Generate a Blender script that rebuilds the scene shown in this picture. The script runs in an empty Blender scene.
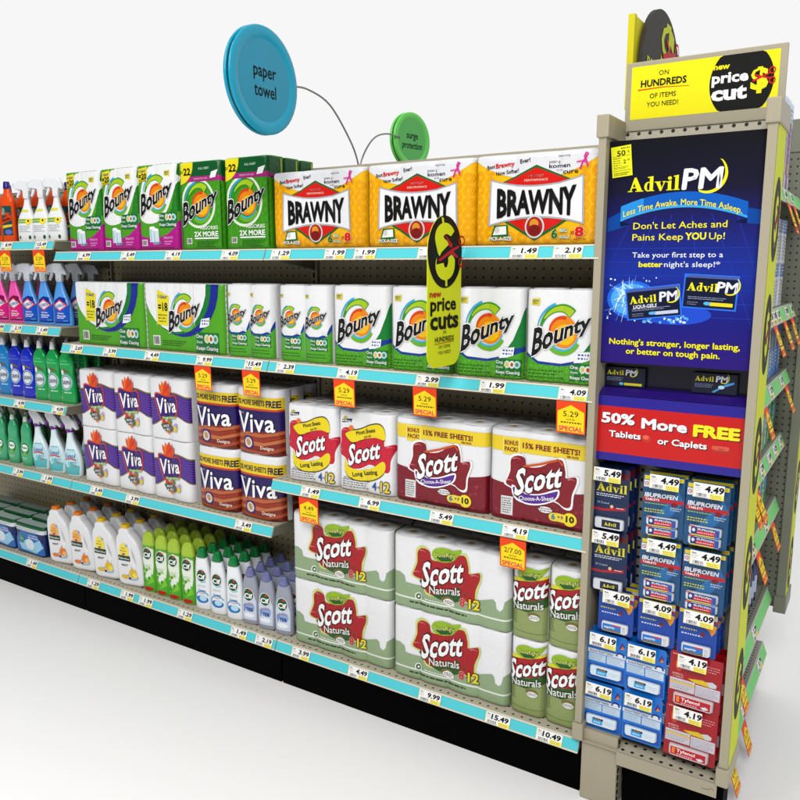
import bpy, bmesh, math, random, bisect
from mathutils import Vector, Matrix
from mathutils.geometry import tessellate_polygon
random.seed(7)
SC = bpy.context.scene
COL = SC.collection
PI = math.pi

# ------------------------------------------------------------------ materials
def lin(h):
    h = h.lstrip('#'); o = []
    for i in (0, 2, 4):
        c = int(h[i:i+2], 16)/255
        o.append(c/12.92 if c <= .04045 else ((c+.055)/1.055)**2.4)
    return (o[0], o[1], o[2], 1)
MATS = {}
FIN = {'wrap': (.28, .38, 260, .22), 'paper': (.6, .2, 0, 0), 'metal': (.45, .35, 900, .03), 'black': (.7, .03, 900, .03), 'gloss': (.22, .35, 0, 0),
       'matte': (.85, .2, 0, 0), 'roll': (.8, .2, 420, .25), 'chrome': (.3, .5, 0, 0), 'liquid': (.15, .5, 0, 0)}
def mat(h, fin='wrap'):
    k = (h, fin)
    if k in MATS: return MATS[k]
    m = bpy.data.materials.new('paint_%s_%s' % (fin, h)); m.use_nodes = True
    nt = m.node_tree; b = nt.nodes['Principled BSDF']
    q = .86 if fin in ('wrap', 'roll') else .96
    b.inputs['Base Color'].default_value = tuple((c**1.22)*q for c in lin(h)[:3])+(1,)
    r, sp, sc, st = FIN[fin]
    b.inputs['Roughness'].default_value = r
    b.inputs['Specular IOR Level'].default_value = sp
    if fin == 'chrome': b.inputs['Metallic'].default_value = 1
    if sc:
        tc = nt.nodes.new('ShaderNodeTexCoord')
        n = nt.nodes.new('ShaderNodeTexNoise'); n.inputs['Scale'].default_value = sc
        n.inputs['Detail'].default_value = 4
        if fin == 'wrap': n.inputs['Distortion'].default_value = 1.6; n.inputs['Scale'].default_value = 26
        bp = nt.nodes.new('ShaderNodeBump'); bp.inputs['Strength'].default_value = st*2 if fin == 'wrap' else st
        bp.inputs['Distance'].default_value = .004
        nt.links.new(tc.outputs['Object'], n.inputs['Vector'])
        nt.links.new(n.outputs['Fac'], bp.inputs['Height'])
        nt.links.new(bp.outputs['Normal'], b.inputs['Normal'])
    MATS[k] = m
    return m
def pegmat(name, h, axes, sx, sy, r, ox=0., oy=0., rough=.5):
    m = bpy.data.materials.new(name); m.use_nodes = True
    nt = m.node_tree; N = nt.nodes.new; L = nt.links.new
    b = nt.nodes['Principled BSDF']; b.inputs['Roughness'].default_value = rough
    g = N('ShaderNodeNewGeometry'); s = N('ShaderNodeSeparateXYZ'); L(g.outputs['Position'], s.inputs[0])
    ds = []
    for a, sp, o in ((axes[0], sx, ox), (axes[1], sy, oy)):
        ad = N('ShaderNodeMath'); ad.operation = 'SUBTRACT'; L(s.outputs[a], ad.inputs[0]); ad.inputs[1].default_value = o
        mo = N('ShaderNodeMath'); mo.operation = 'PINGPONG'; L(ad.outputs[0], mo.inputs[0]); mo.inputs[1].default_value = sp/2
        ds.append(mo)
    cb = N('ShaderNodeCombineXYZ'); L(ds[0].outputs[0], cb.inputs[0]); L(ds[1].outputs[0], cb.inputs[1])
    ln = N('ShaderNodeVectorMath'); ln.operation = 'LENGTH'; L(cb.outputs[0], ln.inputs[0])
    lt = N('ShaderNodeMath'); lt.operation = 'LESS_THAN'; L(ln.outputs['Value'], lt.inputs[0]); lt.inputs[1].default_value = r
    nz = N('ShaderNodeTexNoise'); nz.inputs['Scale'].default_value = 6
    mr = N('ShaderNodeMapRange'); mr.inputs[3].default_value = .92; mr.inputs[4].default_value = 1.06; L(nz.outputs['Fac'], mr.inputs[0])
    vm = N('ShaderNodeVectorMath'); vm.operation = 'SCALE'; vm.inputs[0].default_value = lin(h)[:3]; L(mr.outputs[0], vm.inputs['Scale'])
    mx = N('ShaderNodeMix'); mx.data_type = 'RGBA'; L(lt.outputs[0], mx.inputs['Factor'])
    L(vm.outputs[0], mx.inputs['A']); mx.inputs['B'].default_value = (.008, .008, .007, 1)
    L(mx.outputs['Result'], b.inputs['Base Color'])
    return m
BEIGE = 'B6AF9B'
M_PEG = pegmat('perforated_panel', 'A89B7A', (0, 2), .031, .030, .0042, .009, 1.618)
M_DECK = pegmat('perforated_shelf_top', BEIGE, (0, 1), .030, .034, .0042, 0, .031)
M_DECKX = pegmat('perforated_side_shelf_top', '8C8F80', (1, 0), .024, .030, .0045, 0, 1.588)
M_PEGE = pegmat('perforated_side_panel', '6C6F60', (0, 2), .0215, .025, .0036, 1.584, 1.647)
M_PEGD = pegmat('perforated_rack_panel', 'B5AF9B', (0, 2), .031, .030, .0050, 1.238, 1.991)

# ------------------------------------------------------------------ mesh helper
class MB:
    def __init__(s): s.bm = bmesh.new(); s.ms = []
    def mi(s, m):
        if m not in s.ms: s.ms.append(m)
        return s.ms.index(m)
    def face(s, co, m, smooth=False):
        try: f = s.bm.faces.new([s.bm.verts.new(c) for c in co])
        except ValueError: return
        f.material_index = s.mi(m); f.smooth = smooth
    def box(s, x0, x1, y0, y1, z0, z1, m, bev=0):
        r = bmesh.ops.create_cube(s.bm, size=1)
        vs = r['verts']
        for v in vs: v.co = Vector(((x0+x1)/2+v.co.x*(x1-x0), (y0+y1)/2+v.co.y*(y1-y0), (z0+z1)/2+v.co.z*(z1-z0)))
        i = s.mi(m); fs = set(f for v in vs for f in v.link_faces)
        for f in fs: f.material_index = i
        if bev:
            es = list(set(e for v in vs for e in v.link_edges))
            bmesh.ops.bevel(s.bm, geom=es, offset=bev, segments=2, affect='EDGES', profile=.6, material=i)
    def prism(s, pts, axis, a, b, m):
        """pts 2-D outline, extruded along axis 0 (pts=y,z), 1 (pts=x,z) or 2 (pts=x,y)"""
        def P(p, t): return {0: (t, p[0], p[1]), 1: (p[0], t, p[1]), 2: (p[0], p[1], t)}[axis]
        A = [s.bm.verts.new(P(p, a)) for p in pts]; B = [s.bm.verts.new(P(p, b)) for p in pts]
        i = s.mi(m); n = len(pts); fs = []
        for k in range(n): fs.append(s.bm.faces.new((A[k], A[(k+1) % n], B[(k+1) % n], B[k])))
        for vs in (A, B):
            tr = tessellate_polygon([[Vector((p[0], p[1], 0)) for p in pts]])
            for t in tr:
                try: fs.append(s.bm.faces.new([vs[q] for q in t]))
                except ValueError: pass
        for f in fs: f.material_index = i
        bmesh.ops.recalc_face_normals(s.bm, faces=fs)
    def loft(s, rings, m, smooth=True, cap=True, mf=None):
        R = [[s.bm.verts.new(p) for p in r] for r in rings]; n = len(R[0]); fs = []
        for k in range(len(R)-1):
            mm = s.mi(mf(k) if mf else m)
            for j in range(n):
                f = s.bm.faces.new((R[k][j], R[k][(j+1) % n], R[k+1][(j+1) % n], R[k+1][j])); f.material_index = mm; f.smooth = smooth; fs.append(f)
        if cap:
            for r, mm in ((R[0][::-1], m if not mf else mf(0)), (R[-1], m if not mf else mf(len(R)-2))):
                f = s.bm.faces.new(r); f.material_index = s.mi(mm); fs.append(f)
        bmesh.ops.recalc_face_normals(s.bm, faces=fs)
    def tube(s, pts, r, m, n=8):
        rings = []
        for k, p in enumerate(pts):
            p = Vector(p); d = (Vector(pts[min(k+1, len(pts)-1)])-Vector(pts[max(k-1, 0)])).normalized()
            a = d.cross(Vector((0, 0, 1)));
            if a.length < 1e-3: a = d.cross(Vector((1, 0, 0)))
            a.normalize(); b = d.cross(a)
            rings.append([p+r*(math.cos(2*PI*q/n)*a+math.sin(2*PI*q/n)*b) for q in range(n)])
        s.loft(rings, m)
    def mesh(s, name):
        me = bpy.data.meshes.new(name); s.bm.to_mesh(me); s.bm.free()
        for m in s.ms: me.materials.append(m)
        return me
def tag(o, label=None, cat=None, group=None, kind=None):
    if label: o['label'] = label
    if cat: o['category'] = cat
    if group: o['group'] = group
    if kind: o['kind'] = kind
    return o
def obj(name, mb, parent=None, loc=None, rz=0):
    me = mb.mesh(name) if isinstance(mb, MB) else mb
    o = bpy.data.objects.new(name, me); COL.objects.link(o)
    if loc: o.location = loc
    o.rotation_euler = (0, 0, rz)
    if parent: o.parent = parent
    return o
def empty(name, loc, label, cat, group=None, rz=0):
    o = bpy.data.objects.new(name, None); COL.objects.link(o); o.location = loc; o.rotation_euler = (0, 0, rz)
    o.empty_display_size = .05
    return tag(o, label, cat, group)
def copy_tree(o, parent=None):
    c = o.copy(); COL.objects.link(c)
    if parent: c.parent = parent
    for ch in list(o.children): copy_tree(ch, c)
    return c

# ------------------------------------------------------------------ printed artwork as thin mesh layers
GC = {}
def glyphs(s, bold, sp=1.0):
    k = (s, round(bold, 4), sp)
    if k in GC: return GC[k]
    cu = bpy.data.curves.new('t', 'FONT'); cu.body = s; cu.offset = bold; cu.resolution_u = 2; cu.space_character = sp
    cu.fill_mode = 'FRONT' if hasattr(cu, 'fill_mode') else cu.fill_mode
    o = bpy.data.objects.new('t', cu); COL.objects.link(o)
    dg = bpy.context.evaluated_depsgraph_get(); dg.update()
    me = bpy.data.meshes.new_from_object(o.evaluated_get(dg))
    V = [(v.co.x, v.co.y) for v in me.vertices]; F = [tuple(p.vertices) for p in me.polygons]
    bpy.data.objects.remove(o); bpy.data.curves.remove(cu); bpy.data.meshes.remove(me)
    GC[k] = (V, F)
    return GC[k]
class Art:
    def __init__(s): s.it = []; s.off = (0, 0); s.k = 1.0
    def add(s, V, F, col, l):
        s.it.append(([(s.off[0]+s.k*a, s.off[1]+s.k*b) for a, b in V], F, col, l))
    def poly(s, pts, col, l=1):
        tr = tessellate_polygon([[Vector((p[0], p[1], 0)) for p in pts]])
        s.add(pts, [tuple(t) for t in tr], col, l)
    def rect(s, x0, y0, x1, y1, col, l=1): s.add([(x0, y0), (x1, y0), (x1, y1), (x0, y1)], [(0, 1, 2, 3)], col, l)
    def ell(s, cx, cy, rx, ry, col, l=1, rot=0, a0=0, a1=360, n=28):
        c, q = math.cos(rot), math.sin(rot); P = []
        for i in range(n+(0 if a1-a0 >= 360 else 1)):
            t = math.radians(a0+(a1-a0)*i/n); x, y = rx*math.cos(t), ry*math.sin(t)
            P.append((cx+x*c-y*q, cy+x*q+y*c))
        if a1-a0 < 360: P.append((cx, cy))
        s.add(P, [tuple(range(len(P)))], col, l)
    def ring(s, cx, cy, rx, ry, w, col, l=1, rot=0, a0=0, a1=360, w1=None, n=28, wy=None):
        c, q = math.cos(rot), math.sin(rot); V = []; F = []
        for i in range(n+1):
            f = i/n; t = math.radians(a0+(a1-a0)*f); ww = w if w1 is None else w+(w1-w)*f
            wyy = ww if wy is None else wy
            for a, b in ((rx, ry), (rx-ww, ry-wyy)):
                x, y = a*math.cos(t), b*math.sin(t); V.append((cx+x*c-y*q, cy+x*q+y*c))
            if i < n: F.append((2*i, 2*i+1, 2*i+3, 2*i+2))
        s.add(V, F, col, l)
    def stroke(s, pts, w, col, l=1, w1=None):
        V = []; F = []; n = len(pts)
        for i, p in enumerate(pts):
            a = pts[max(0, i-1)]; b = pts[min(n-1, i+1)]; dx, dy = b[0]-a[0], b[1]-a[1]; L = math.hypot(dx, dy) or 1
            ww = w if w1 is None else w+(w1-w)*i/(n-1)
            V += [(p[0]-dy/L*ww/2, p[1]+dx/L*ww/2), (p[0]+dy/L*ww/2, p[1]-dx/L*ww/2)]
            if i < n-1: F.append((2*i, 2*i+1, 2*i+3, 2*i+2))
        s.add(V, F, col, l)
    def text(s, t, cx, cy, h, col, w=None, bold=.0, sh=0, rot=0, l=4, out=None, oc=None, warp=None, sp=1.0, ol=None):
        """centred text of cap height h (and total width w if given); sh = slope of the baseline in (skew), out/oc = outline"""
        B, _ = glyphs(t, 0, sp)
        if not B: return
        x0 = min(p[0] for p in B); x1 = max(p[0] for p in B)
        ky = h/.73; kx = ky if w is None else w/max(x1-x0, 1e-6)
        mx = (x0+x1)/2
        c, q = math.cos(rot), math.sin(rot)
        for bo, cc, ll in (((bold+out, oc, (ol if ol is not None else l-1)),) if out else ()) + ((bold, col, l),):
            stamp = bo > 0 and ('M' in t or bo > .05)
            V, F = glyphs(t, 0 if stamp else bo, sp); P = []
            if stamp:
                D = [(0, 0)]+[(bo*math.cos(PI*k/4), bo*math.sin(PI*k/4)) for k in range(8)]; nv = len(V)
                F = [tuple(i+nv*d for i in f_) for d in range(9) for f_ in F]; V = [(x+dx, y+dy) for dx, dy in D for x, y in V]
            for x, y in V:
                X = (x-mx)*kx; Y = (y-.365)*ky
                X += 0 if not sh else Y*sh
                if warp: X, Y = warp(X, Y)
                P.append((cx+X*c-Y*q, cy+X*q+Y*c))
            s.add(P, F, cc, ll)
    def tiny(s, x0, y0, x1, y1, rows, col, l=3, seed=1, fill=.5, slant=0):
        """small print too fine to read, as rows of word-length dashes"""
        R = random.Random(seed); rh = (y1-y0)/rows
        for r in range(rows):
            x = x0; y = y1-(r+.5)*rh
            e = x1-R.random()*.25*(x1-x0)
            while x < e:
                w = min((.04+.08*R.random())*max(x1-x0, 6*rh), e-x)
                s.add([(x, y-rh*fill/2+slant*(x-x0)), (x+w, y-rh*fill/2+slant*(x+w-x0)), (x+w, y+rh*fill/2+slant*(x+w-x0)), (x, y+rh*fill/2+slant*(x-x0))], [(0, 1, 2, 3)], col, l)
                x += w+rh*.35
    def bars(s, x0, y0, x1, y1, l=3, bg='F2F2F0', seed=3):
        if bg: s.rect(x0, y0, x1, y1, bg, l-1)
        R = random.Random(seed); w = x1-x0; x = x0+.08*w
        while x < x1-.1*w:
            b = w*(.02+.05*R.random()); s.rect(x, y0+.12*(y1-y0), x+b, y1-.1*(y1-y0), '202020', l); x += b+w*(.02+.04*R.random())
    def emit(s, mb, surf, fin='wrap', cuts=None, eps=.00035):
        for idx, (V, F, col, l) in enumerate(s.it):
            l = l+.45*(idx % 41)/41; split = len(F) > 12 and any(len(f) > 4 or len(f) == 3 for f in F)
            m = mat(col, fin) if isinstance(col, str) else col
            i = mb.mi(m)
            tb = bmesh.new(); vs = [tb.verts.new((a, 0, b)) for a, b in V]
            for f in F:
                try: tb.faces.new([vs[k] for k in f])
                except ValueError: pass
            if cuts:
                xa = min(a for a, b in V); xb = max(a for a, b in V)
                for c in cuts[0]:
                    if xa < c < xb:
                        bmesh.ops.bisect_plane(tb, geom=tb.verts[:]+tb.edges[:]+tb.faces[:], plane_co=(c, 0, 0), plane_no=(1, 0, 0), dist=1e-6)
                if len(cuts) > 1:
                    za = min(b for a, b in V); zb = max(b for a, b in V)
                    for c in cuts[1]:
                        if za < c < zb:
                            bmesh.ops.bisect_plane(tb, geom=tb.verts[:]+tb.edges[:]+tb.faces[:], plane_co=(0, 0, c), plane_no=(0, 0, 1), dist=1e-6)
            if split:
                for fi, f in enumerate(tb.faces):
                    ee = (l+.011*(fi % 47))*eps
                    try:
                        g = mb.bm.faces.new([mb.bm.verts.new(surf(v.co.x, v.co.z, ee)) for v in f.verts]); g.material_index = i
                    except ValueError: pass
                tb.free(); continue
            mp = {}
            for v in tb.verts:
                p = surf(v.co.x, v.co.z, l*eps); mp[v] = mb.bm.verts.new(p)
            for f in tb.faces:
                try:
                    g = mb.bm.faces.new([mp[v] for v in f.verts]); g.material_index = i; g.smooth = bool(cuts)
                except ValueError: pass
            tb.free()
def flat(y=0.): return lambda u, v, e: (u, y-e, v)
def flatX(x): return lambda u, v, e: (x+e, u, v)       # art on a face looking towards +X, u runs along +Y
def barcode_pix(A, x, y, w, h): A.bars(x, y, x+w, y+h)

# ------------------------------------------------------------------ soft packs of paper rolls
def pack_mesh(name, W, H, D, lobes, bulge, base, art, rnd=.010, top='F0F0F2', side=None, ex=None, seed=0, cores=True, topdark=False):
    rc = min(.022, W*.18); R = random.Random(seed)
    ph = [R.random()*6 for _ in range(4)]
    def f(u, v):
        a = abs((u/W+.5)*lobes % 1-.5)*2                       # 0 mid-lobe, 1 at the seam between rolls
        y = bulge*(1-math.sqrt(max(0, 1-a*a*.96)))
        d = W/2-abs(u)
        if d < rc: y += rc-math.sqrt(max(0, rc*rc-(rc-d)**2))
        for z in (v, H-v):
            if z < rnd: y += (rnd-math.sqrt(max(0, rnd*rnd-(rnd-z)**2)))*.8
        y += .0012*math.sin(u*38+ph[0])*math.sin(v*31+ph[1])
        return y
    us = sorted(set([round(-W/2+W*i/(lobes*10), 5) for i in range(lobes*10+1)] + [round(q*(W/2-rc*t), 5) for q in (-1, 1) for t in (.05, .15, .35, .65)]))
    vs = [0, rnd*.15, rnd*.45, rnd] + [rnd+(H-2*rnd)*i/6 for i in range(1, 6)] + [H-rnd, H-rnd*.45, H-rnd*.15, H]
    mb = MB(); mbase = mat(base); bmv = [[mb.bm.verts.new((u, f(u, v), v)) for u in us] for v in vs]
    i0 = mb.mi(mbase)
    for j in range(len(vs)-1):
        for i in range(len(us)-1):
            g = mb.bm.faces.new((bmv[j][i], bmv[j][i+1], bmv[j+1][i+1], bmv[j+1][i])); g.material_index = i0; g.smooth = True
    ms = mat(side or base); ys = max(f(us[0], H/2), 0)
    for sx, k in ((-1, 0), (1, -1)):
        x = us[k]
        mb.face([(x, f(x, v), v) for v in vs]+[(x, D, H), (x, D, 0)], ms)
    mb.face([(us[0], D, 0), (us[0], D, H), (us[-1], D, H), (us[-1], D, 0)], ms)
    mt = mat(top, 'roll' if cores else 'wrap')
    # top: front wave to the back
    mb.face([(u, f(u, H), H) for u in us]+[(us[-1], D, H), (us[0], D, H)], mt)
    mb.face([(u, f(u, 0), 0) for u in us][::-1]+[(us[0], D, 0), (us[-1], D, 0)], ms)
    if cores:
        w = W/lobes; mr = min(w*.46, D*.46)
        for k in range(lobes):
            cx = -W/2+w*(k+.5); cy = D*.5
            rg = [[(cx+mr*q*math.cos(2*PI*t/20), cy+min(D*.46, mr*1.1)*q*math.sin(2*PI*t/20), H+z) for t in range(20)] for q, z in ((1, 0), (.95, .0025), (.3, .0035), (.26, .001))]
            mb.loft(rg, mt, cap=False)
            mb.face([(cx+mr*.27*math.cos(2*PI*t/16), cy+mr*.27*math.sin(2*PI*t/16), H+.0015) for t in range(16)], mat('B99A62', 'paper'))
    G = [[f(u, v) for u in us] for v in vs]
    def fb(u, v):
        i = min(max(bisect.bisect_right(us, u)-1, 0), len(us)-2); j = min(max(bisect.bisect_right(vs, v)-1, 0), len(vs)-2)
        a = min(1, max(0, (u-us[i])/(us[i+1]-us[i]))); b = min(1, max(0, (v-vs[j])/(vs[j+1]-vs[j])))
        return (G[j][i]*(1-a)+G[j][i+1]*a)*(1-b)+(G[j+1][i]*(1-a)+G[j+1][i+1]*a)*b
    if art: art.emit(mb, lambda u, v, e: (u, fb(u, v)-e, v), cuts=(us, vs), eps=.00045)
    if ex: ex(mb)
    return mb.mesh(name)

def sheets_pattern(A, x0, y0, x1, y1, col, l, step, w, seed=1):
    """embossed maze-like pattern of short strokes"""
    R = random.Random(seed); y = y0+step/2; r = 0
    while y < y1:
        x = x0+step/2
        while x < x1:
            k = step*.32
            if (int((x-x0)/step)+r) % 2: A.stroke([(x-k, y-k), (x, y+k*.3), (x+k, y-k)], w, col, l)
            else: A.stroke([(x-k, y+k), (x, y-k*.3), (x+k, y+k)], w, col, l)
            x += step
        y += step*.8; r += 1

def logo_sun(A, cx, cy, s, l=3, halo=True):
    """green-yellow-orange swirl with the slanted towel name across it; s = width of the word"""
    A.ring(cx-.02*s, cy+.02*s, .40*s, .46*s, .20*s, '3FA535', l, rot=-.25, a0=62, a1=185, w1=.05*s)
    A.ring(cx-.02*s, cy+.02*s, .37*s, .43*s, .15*s, 'B7D433', l+1, rot=-.25, a0=64, a1=165, w1=.03*s)
    A.ring(cx-.02*s, cy+.02*s, .45*s, .50*s, .05*s, '45B4E4', l+1, rot=-.25, a0=120, a1=200, w1=.015*s)
    A.ell(cx+.03*s, cy-.02*s, .27*s, .29*s, 'F29A1E', l+1, rot=.3)
    A.ring(cx+.03*s, cy-.02*s, .27*s, .29*s, .07*s, 'E2571E', l+2, rot=.3, a0=60, a1=190, w1=.02*s)
    A.ell(cx+.06*s, cy-.07*s, .19*s, .19*s, 'FBC81E', l+2, rot=.3)
    A.ring(cx+.02*s, cy-.03*s, .37*s, .42*s, .12*s, '7CBF35', l, rot=0, a0=230, a1=330, w1=.07*s)
    A.ring(cx+.02*s, cy-.03*s, .31*s, .34*s, .04*s, '4DC0E8', l+1, rot=0, a0=235, a1=345, w1=.02*s)
    def wp(X, Y):
        t = X/s
        Y *= 1.22-.55*max(0, min(1, (t+.5)/.7))
        return X+.10*Y, Y+.40*X
    A.text('Bounty', cx, cy-.005*s, .42*s, '131513', w=1.06*s, bold=.034, sp=1.0, warp=wp, l=l+5, out=.030, oc='FFFFFF', ol=l+4)

def cr(L, k=4):
    out = []; n = len(L)
    for i in range(n):
        p0, p1, p2, p3 = L[i-1], L[i], L[(i+1) % n], L[(i+2) % n]
        for j in range(k):
            t = j/k
            out.append(tuple(.5*(2*p1[q]+(p2[q]-p0[q])*t+(2*p0[q]-5*p1[q]+4*p2[q]-p3[q])*t*t+(-p0[q]+3*p1[q]-3*p2[q]+p3[q])*t**3) for q in (0, 1)))
    return out
def pill(A, x, y, w, h, col, l): 
    A.rect(x-w/2+h/2, y-h/2, x+w/2-h/2, y+h/2, col, l); A.ell(x-w/2+h/2, y, h/2, h/2, col, l); A.ell(x+w/2-h/2, y, h/2, h/2, col, l)
def swish(A, pts_lo, pts_hi, col, l): A.poly(pts_lo+pts_hi[::-1], col, l)
def cleaning_badge(A, x, y, s):
    A.rect(x-.5*s, y-.34*s, x+.55*s, y+.32*s, '1E7F45', 4)
    A.text('One', x-.33*s, y+.2*s, .13*s, 'FFFFFF', w=.3*s, bold=.01, l=6)
    A.text('Sheet', x-.33*s, y+.01*s, .10*s, 'DDF2DD', w=.28*s, bold=.01, l=6)
    A.text('Keeps Cleaning', x+.02*s, y-.19*s, .13*s, 'FFFFFF', w=.98*s, bold=.012, l=6)
    for k, c in enumerate(('CFE8C9', 'E8F2E4', 'BFE0E8')):
        A.ell(x+(.0+.2*k)*s, y+.12*s, .12*s, .15*s, c, 5); A.ell(x+(.0+.2*k)*s, y+.12*s, .06*s, .08*s, ('E9C27A', 'CC5533', '58A066')[k], 6)
def yellow_new(A, x, y, s):
    A.poly([(x-.5*s, y-.3*s), (x+.45*s, y-.38*s), (x+.5*s, y+.35*s), (x-.45*s, y+.28*s)], 'EFE23A', 5)
    A.text('NEW!', x, y+.08*s, .26*s, '2A5CA8', w=.7*s, bold=.02, l=6); A.tiny(x-.3*s, y-.28*s, x+.35*s, y-.05*s, 1, '44661F', 6)
def sheet_icon(A, x, y, s):
    A.poly([(x-.5*s, y-.3*s), (x-.3*s, y+.3*s), (x+.5*s, y+.42*s), (x+.45*s, y-.1*s), (x, y-.25*s)], 'F4F7FB', 6)
    A.tiny(x-.25*s, y-.12*s, x+.45*s, y+.3*s, 2, '3355AA', 7, fill=.45)

def art_tall20():
    A = Art(); W, H = .224, .33
    A.rect(-W/2, 0, W/2, H, '62B32E', 1)
    sheets_pattern(A, -W/2, .02, W/2, H, '56A529', 2, .013, .0012)
    A.poly([(W/2, .15), (W/2, H), (.03, H), (.075, .28), (.10, .22), (.085, .16), (.055, .115)], '2C8E2E', 2)
    A.poly([(.108, .29), (.111, H-.001), (-.01, H-.001)]+[q for q in cr([(-.01, H-.004), (-.05, .305), (-.075, .26), (-.09, .21), (-.098, .165), (-.098, .128), (-.06, .106), (.0, .110), (.055, .145), (.09, .20), (.106, .25), (.108, .29)], 3)[:33]], 'F4F5F6', 3)
    logo_sun(A, .005, .215, .165, 4)
    A.poly([(-.100, .265), (-.045, .272), (-.040, .325), (-.096, .318)], 'F4E52C', 5)
    A.text('12 GIANT', -.07, .309, .009, '224E9C', w=.044, bold=.02, l=7); A.text('=20', -.069, .290, .022, '111111', w=.046, bold=.03, l=7)
    A.tiny(-.092, .268, -.048, .279, 2, '333311', 7)
    yellow_new(A, .068, .295, .032)
    cleaning_badge(A, .058, .117, .088)
    A.poly([(-W/2, 0), (W/2, 0), (W/2, .118), (.095, .085), (.06, .062), (.0, .048), (-.06, .05), (-W/2, .062)], 'C0209A', 4)
    for dx, dz in ((-.024, .0), (0.0, -.008)):
        A.rect(-.024+dx*.8, .032+dz, .008+dx*.8, .088+dz, 'DCEAF0', 5+(dx == 0)); A.ell(-.008+dx*.8, .088+dz, .016, .006, 'F4FAFC', 6+(dx == 0)); A.rect(-.02+dx*.8, .036+dz, -.014+dx*.8, .08+dz, 'B7D3E4', 6+(dx == 0))
    A.text('Prints', .0, .030, .012, '2C6CB4', bold=.02, l=9, out=.03, oc='F2F2F2', rot=.15)
    A.bars(-.09, .018, -.058, .042, 6); A.text('PRINTS', .062, .048, .010, 'F4C8EA', w=.05, bold=.0, l=6); A.tiny(.04, .02, .085, .038, 2, 'F0B8E4', 6)
    A.tiny(-.1, .006, .1, .013, 1, '7A1264', 6)
    return A
def art_tall22():
    A = Art(); W, H = .216, .325
    A.rect(-W/2, 0, W/2, H, '58AE2C', 1)
    for r in range(9):
        for c in range(7):
            x = -W/2+.016+c*.031; y = .02+r*.03+(c % 2)*.015
            for q in (.013, .008): A.ring(x, y, q, q*1.2, .0011, '469A24', 2, n=10)
    A.rect(-W/2, .265, W/2, H, '0E6A3A', 3); A.rect(-W/2, .253, W/2, .272, 'B8328E', 4)
    A.ell(-W/2, .318, .082, .075, 'F4E52C', 5, a0=270, a1=360); A.rect(-W/2, .318, -W/2+.082, H, 'F4E52C', 5)
    A.text('22', -.058, .292, .026, '111111', w=.036, bold=.03, l=7); A.text('8=', -.090, .291, .017, '224422', w=.02, bold=.0, l=7)
    A.text('FULL SHEET', .03, .300, .008, 'D6EBD0', w=.055, bold=.01, l=7); A.text('MORE WITH LESS', .012, .2635, .006, 'F6D6EE', w=.07, l=7)
    A.poly([(.06, .262), (.068, .285), (.098, .292), (.088, .265)], 'F4F7F4', 7)
    A.ring(-.005, .172, .088, .092, .010, 'E8F2E0', 3, a0=60, a1=420)
    logo_sun(A, .004, .172, .168, 4)
    A.text('ABSORBS', .045, .082, .014, 'F2F8EC', w=.092, bold=.012, l=6); A.text('2X MORE', .030, .059, .019, 'FFFFFF', w=.122, bold=.028, l=6)
    A.rect(-.03, .040, .092, .045, 'FFFFFF', 6); A.bars(-.072, .022, -.045, .044, 6); A.tiny(-.02, .008, .095, .034, 4, '2E7018', 6, fill=.35)
    return A
def art_wide18():
    A = Art(); W, H = .444, .27
    A.rect(-W/2, 0, W/2, H, '63B62E', 1); sheets_pattern(A, -W/2, 0, W/2, H, '7CC42F', 2, .014, .0014)
    arc = lambda cx, cy, rx, ry, a0, a1, n=14: [(cx+rx*math.cos(math.radians(a0+(a1-a0)*i/n)), cy+ry*math.sin(math.radians(a0+(a1-a0)*i/n))) for i in range(n+1)]
    A.poly([(-W/2+.028, H)]+arc(.0, H, .205, .21, 180, 360)+[(.205, H)], '1535A0', 3)
    A.poly([(-W/2+.020, H)]+arc(-.03, H, .195, .20, 180, 360)+[(.165, H)], '128C40', 4)
    A.poly([(-W/2+.012, H)]+arc(-.043, H, .18, .192, 180, 360)+[(.137, H)], 'F3F4F6', 5)
    for x in (-.15, -.08, .0, .07): A.rect(x, .10, x+.0015, H, 'DADCE0', 6)
    logo_sun(A, .015, .155, .165, 6)
    A.poly([(-.145, .105), (-.085, .10), (-.068, .22), (-.14, .245)], 'F0E62A', 7)
    A.text('12 GIANT', -.107, .217, .012, '2450A0', w=.058, bold=.03, l=8, rot=-.1); A.text('=18', -.108, .178, .034, '111111', w=.056, bold=.03, l=8)
    A.tiny(-.138, .112, -.085, .15, 3, '333311', 8, fill=.4)
    A.bars(-.175, .02, -.135, .06, 5); A.tiny(-.12, .02, .02, .045, 3, '2C6A12', 5, fill=.35)
    sheet_icon(A, .125, .118, .058); cleaning_badge(A, .133, .045, .118)
    return A
def art_roll():
    A = Art(); 
    for k, cx in enumerate((-.058, .058)):
        A.off = (cx, 0)
        A.poly([(-.057, 0), (.057, 0), (.057, .14), (.045, .105), (.01, .092), (-.03, .092), (-.05, .105), (-.057, .13)], '1D4FA8', 2)
        A.poly([(-.057, 0), (.057, 0), (.057, .115), (.045, .092), (.01, .083), (-.03, .083), (-.05, .092), (-.057, .115)], '62B83A', 3)
        sheets_pattern(A, -.055, .0, .055, .06, '8CCB3E', 4, .011, .0012)
        logo_sun(A, .000, .158, .086, 3)
        yellow_new(A, -.038, .235, .018)
        A.text('Tug', .035, .105, .012, 'FFFFFF', bold=.02, l=8, rot=.1)
        A.k = 1; cleaning_badge(A, .01, .065, .068)
        A.tiny(-.045, .015, .045, .035, 2, '2F7A1E', 6, fill=.3)
    A.off = (0, 0); return A
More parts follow.
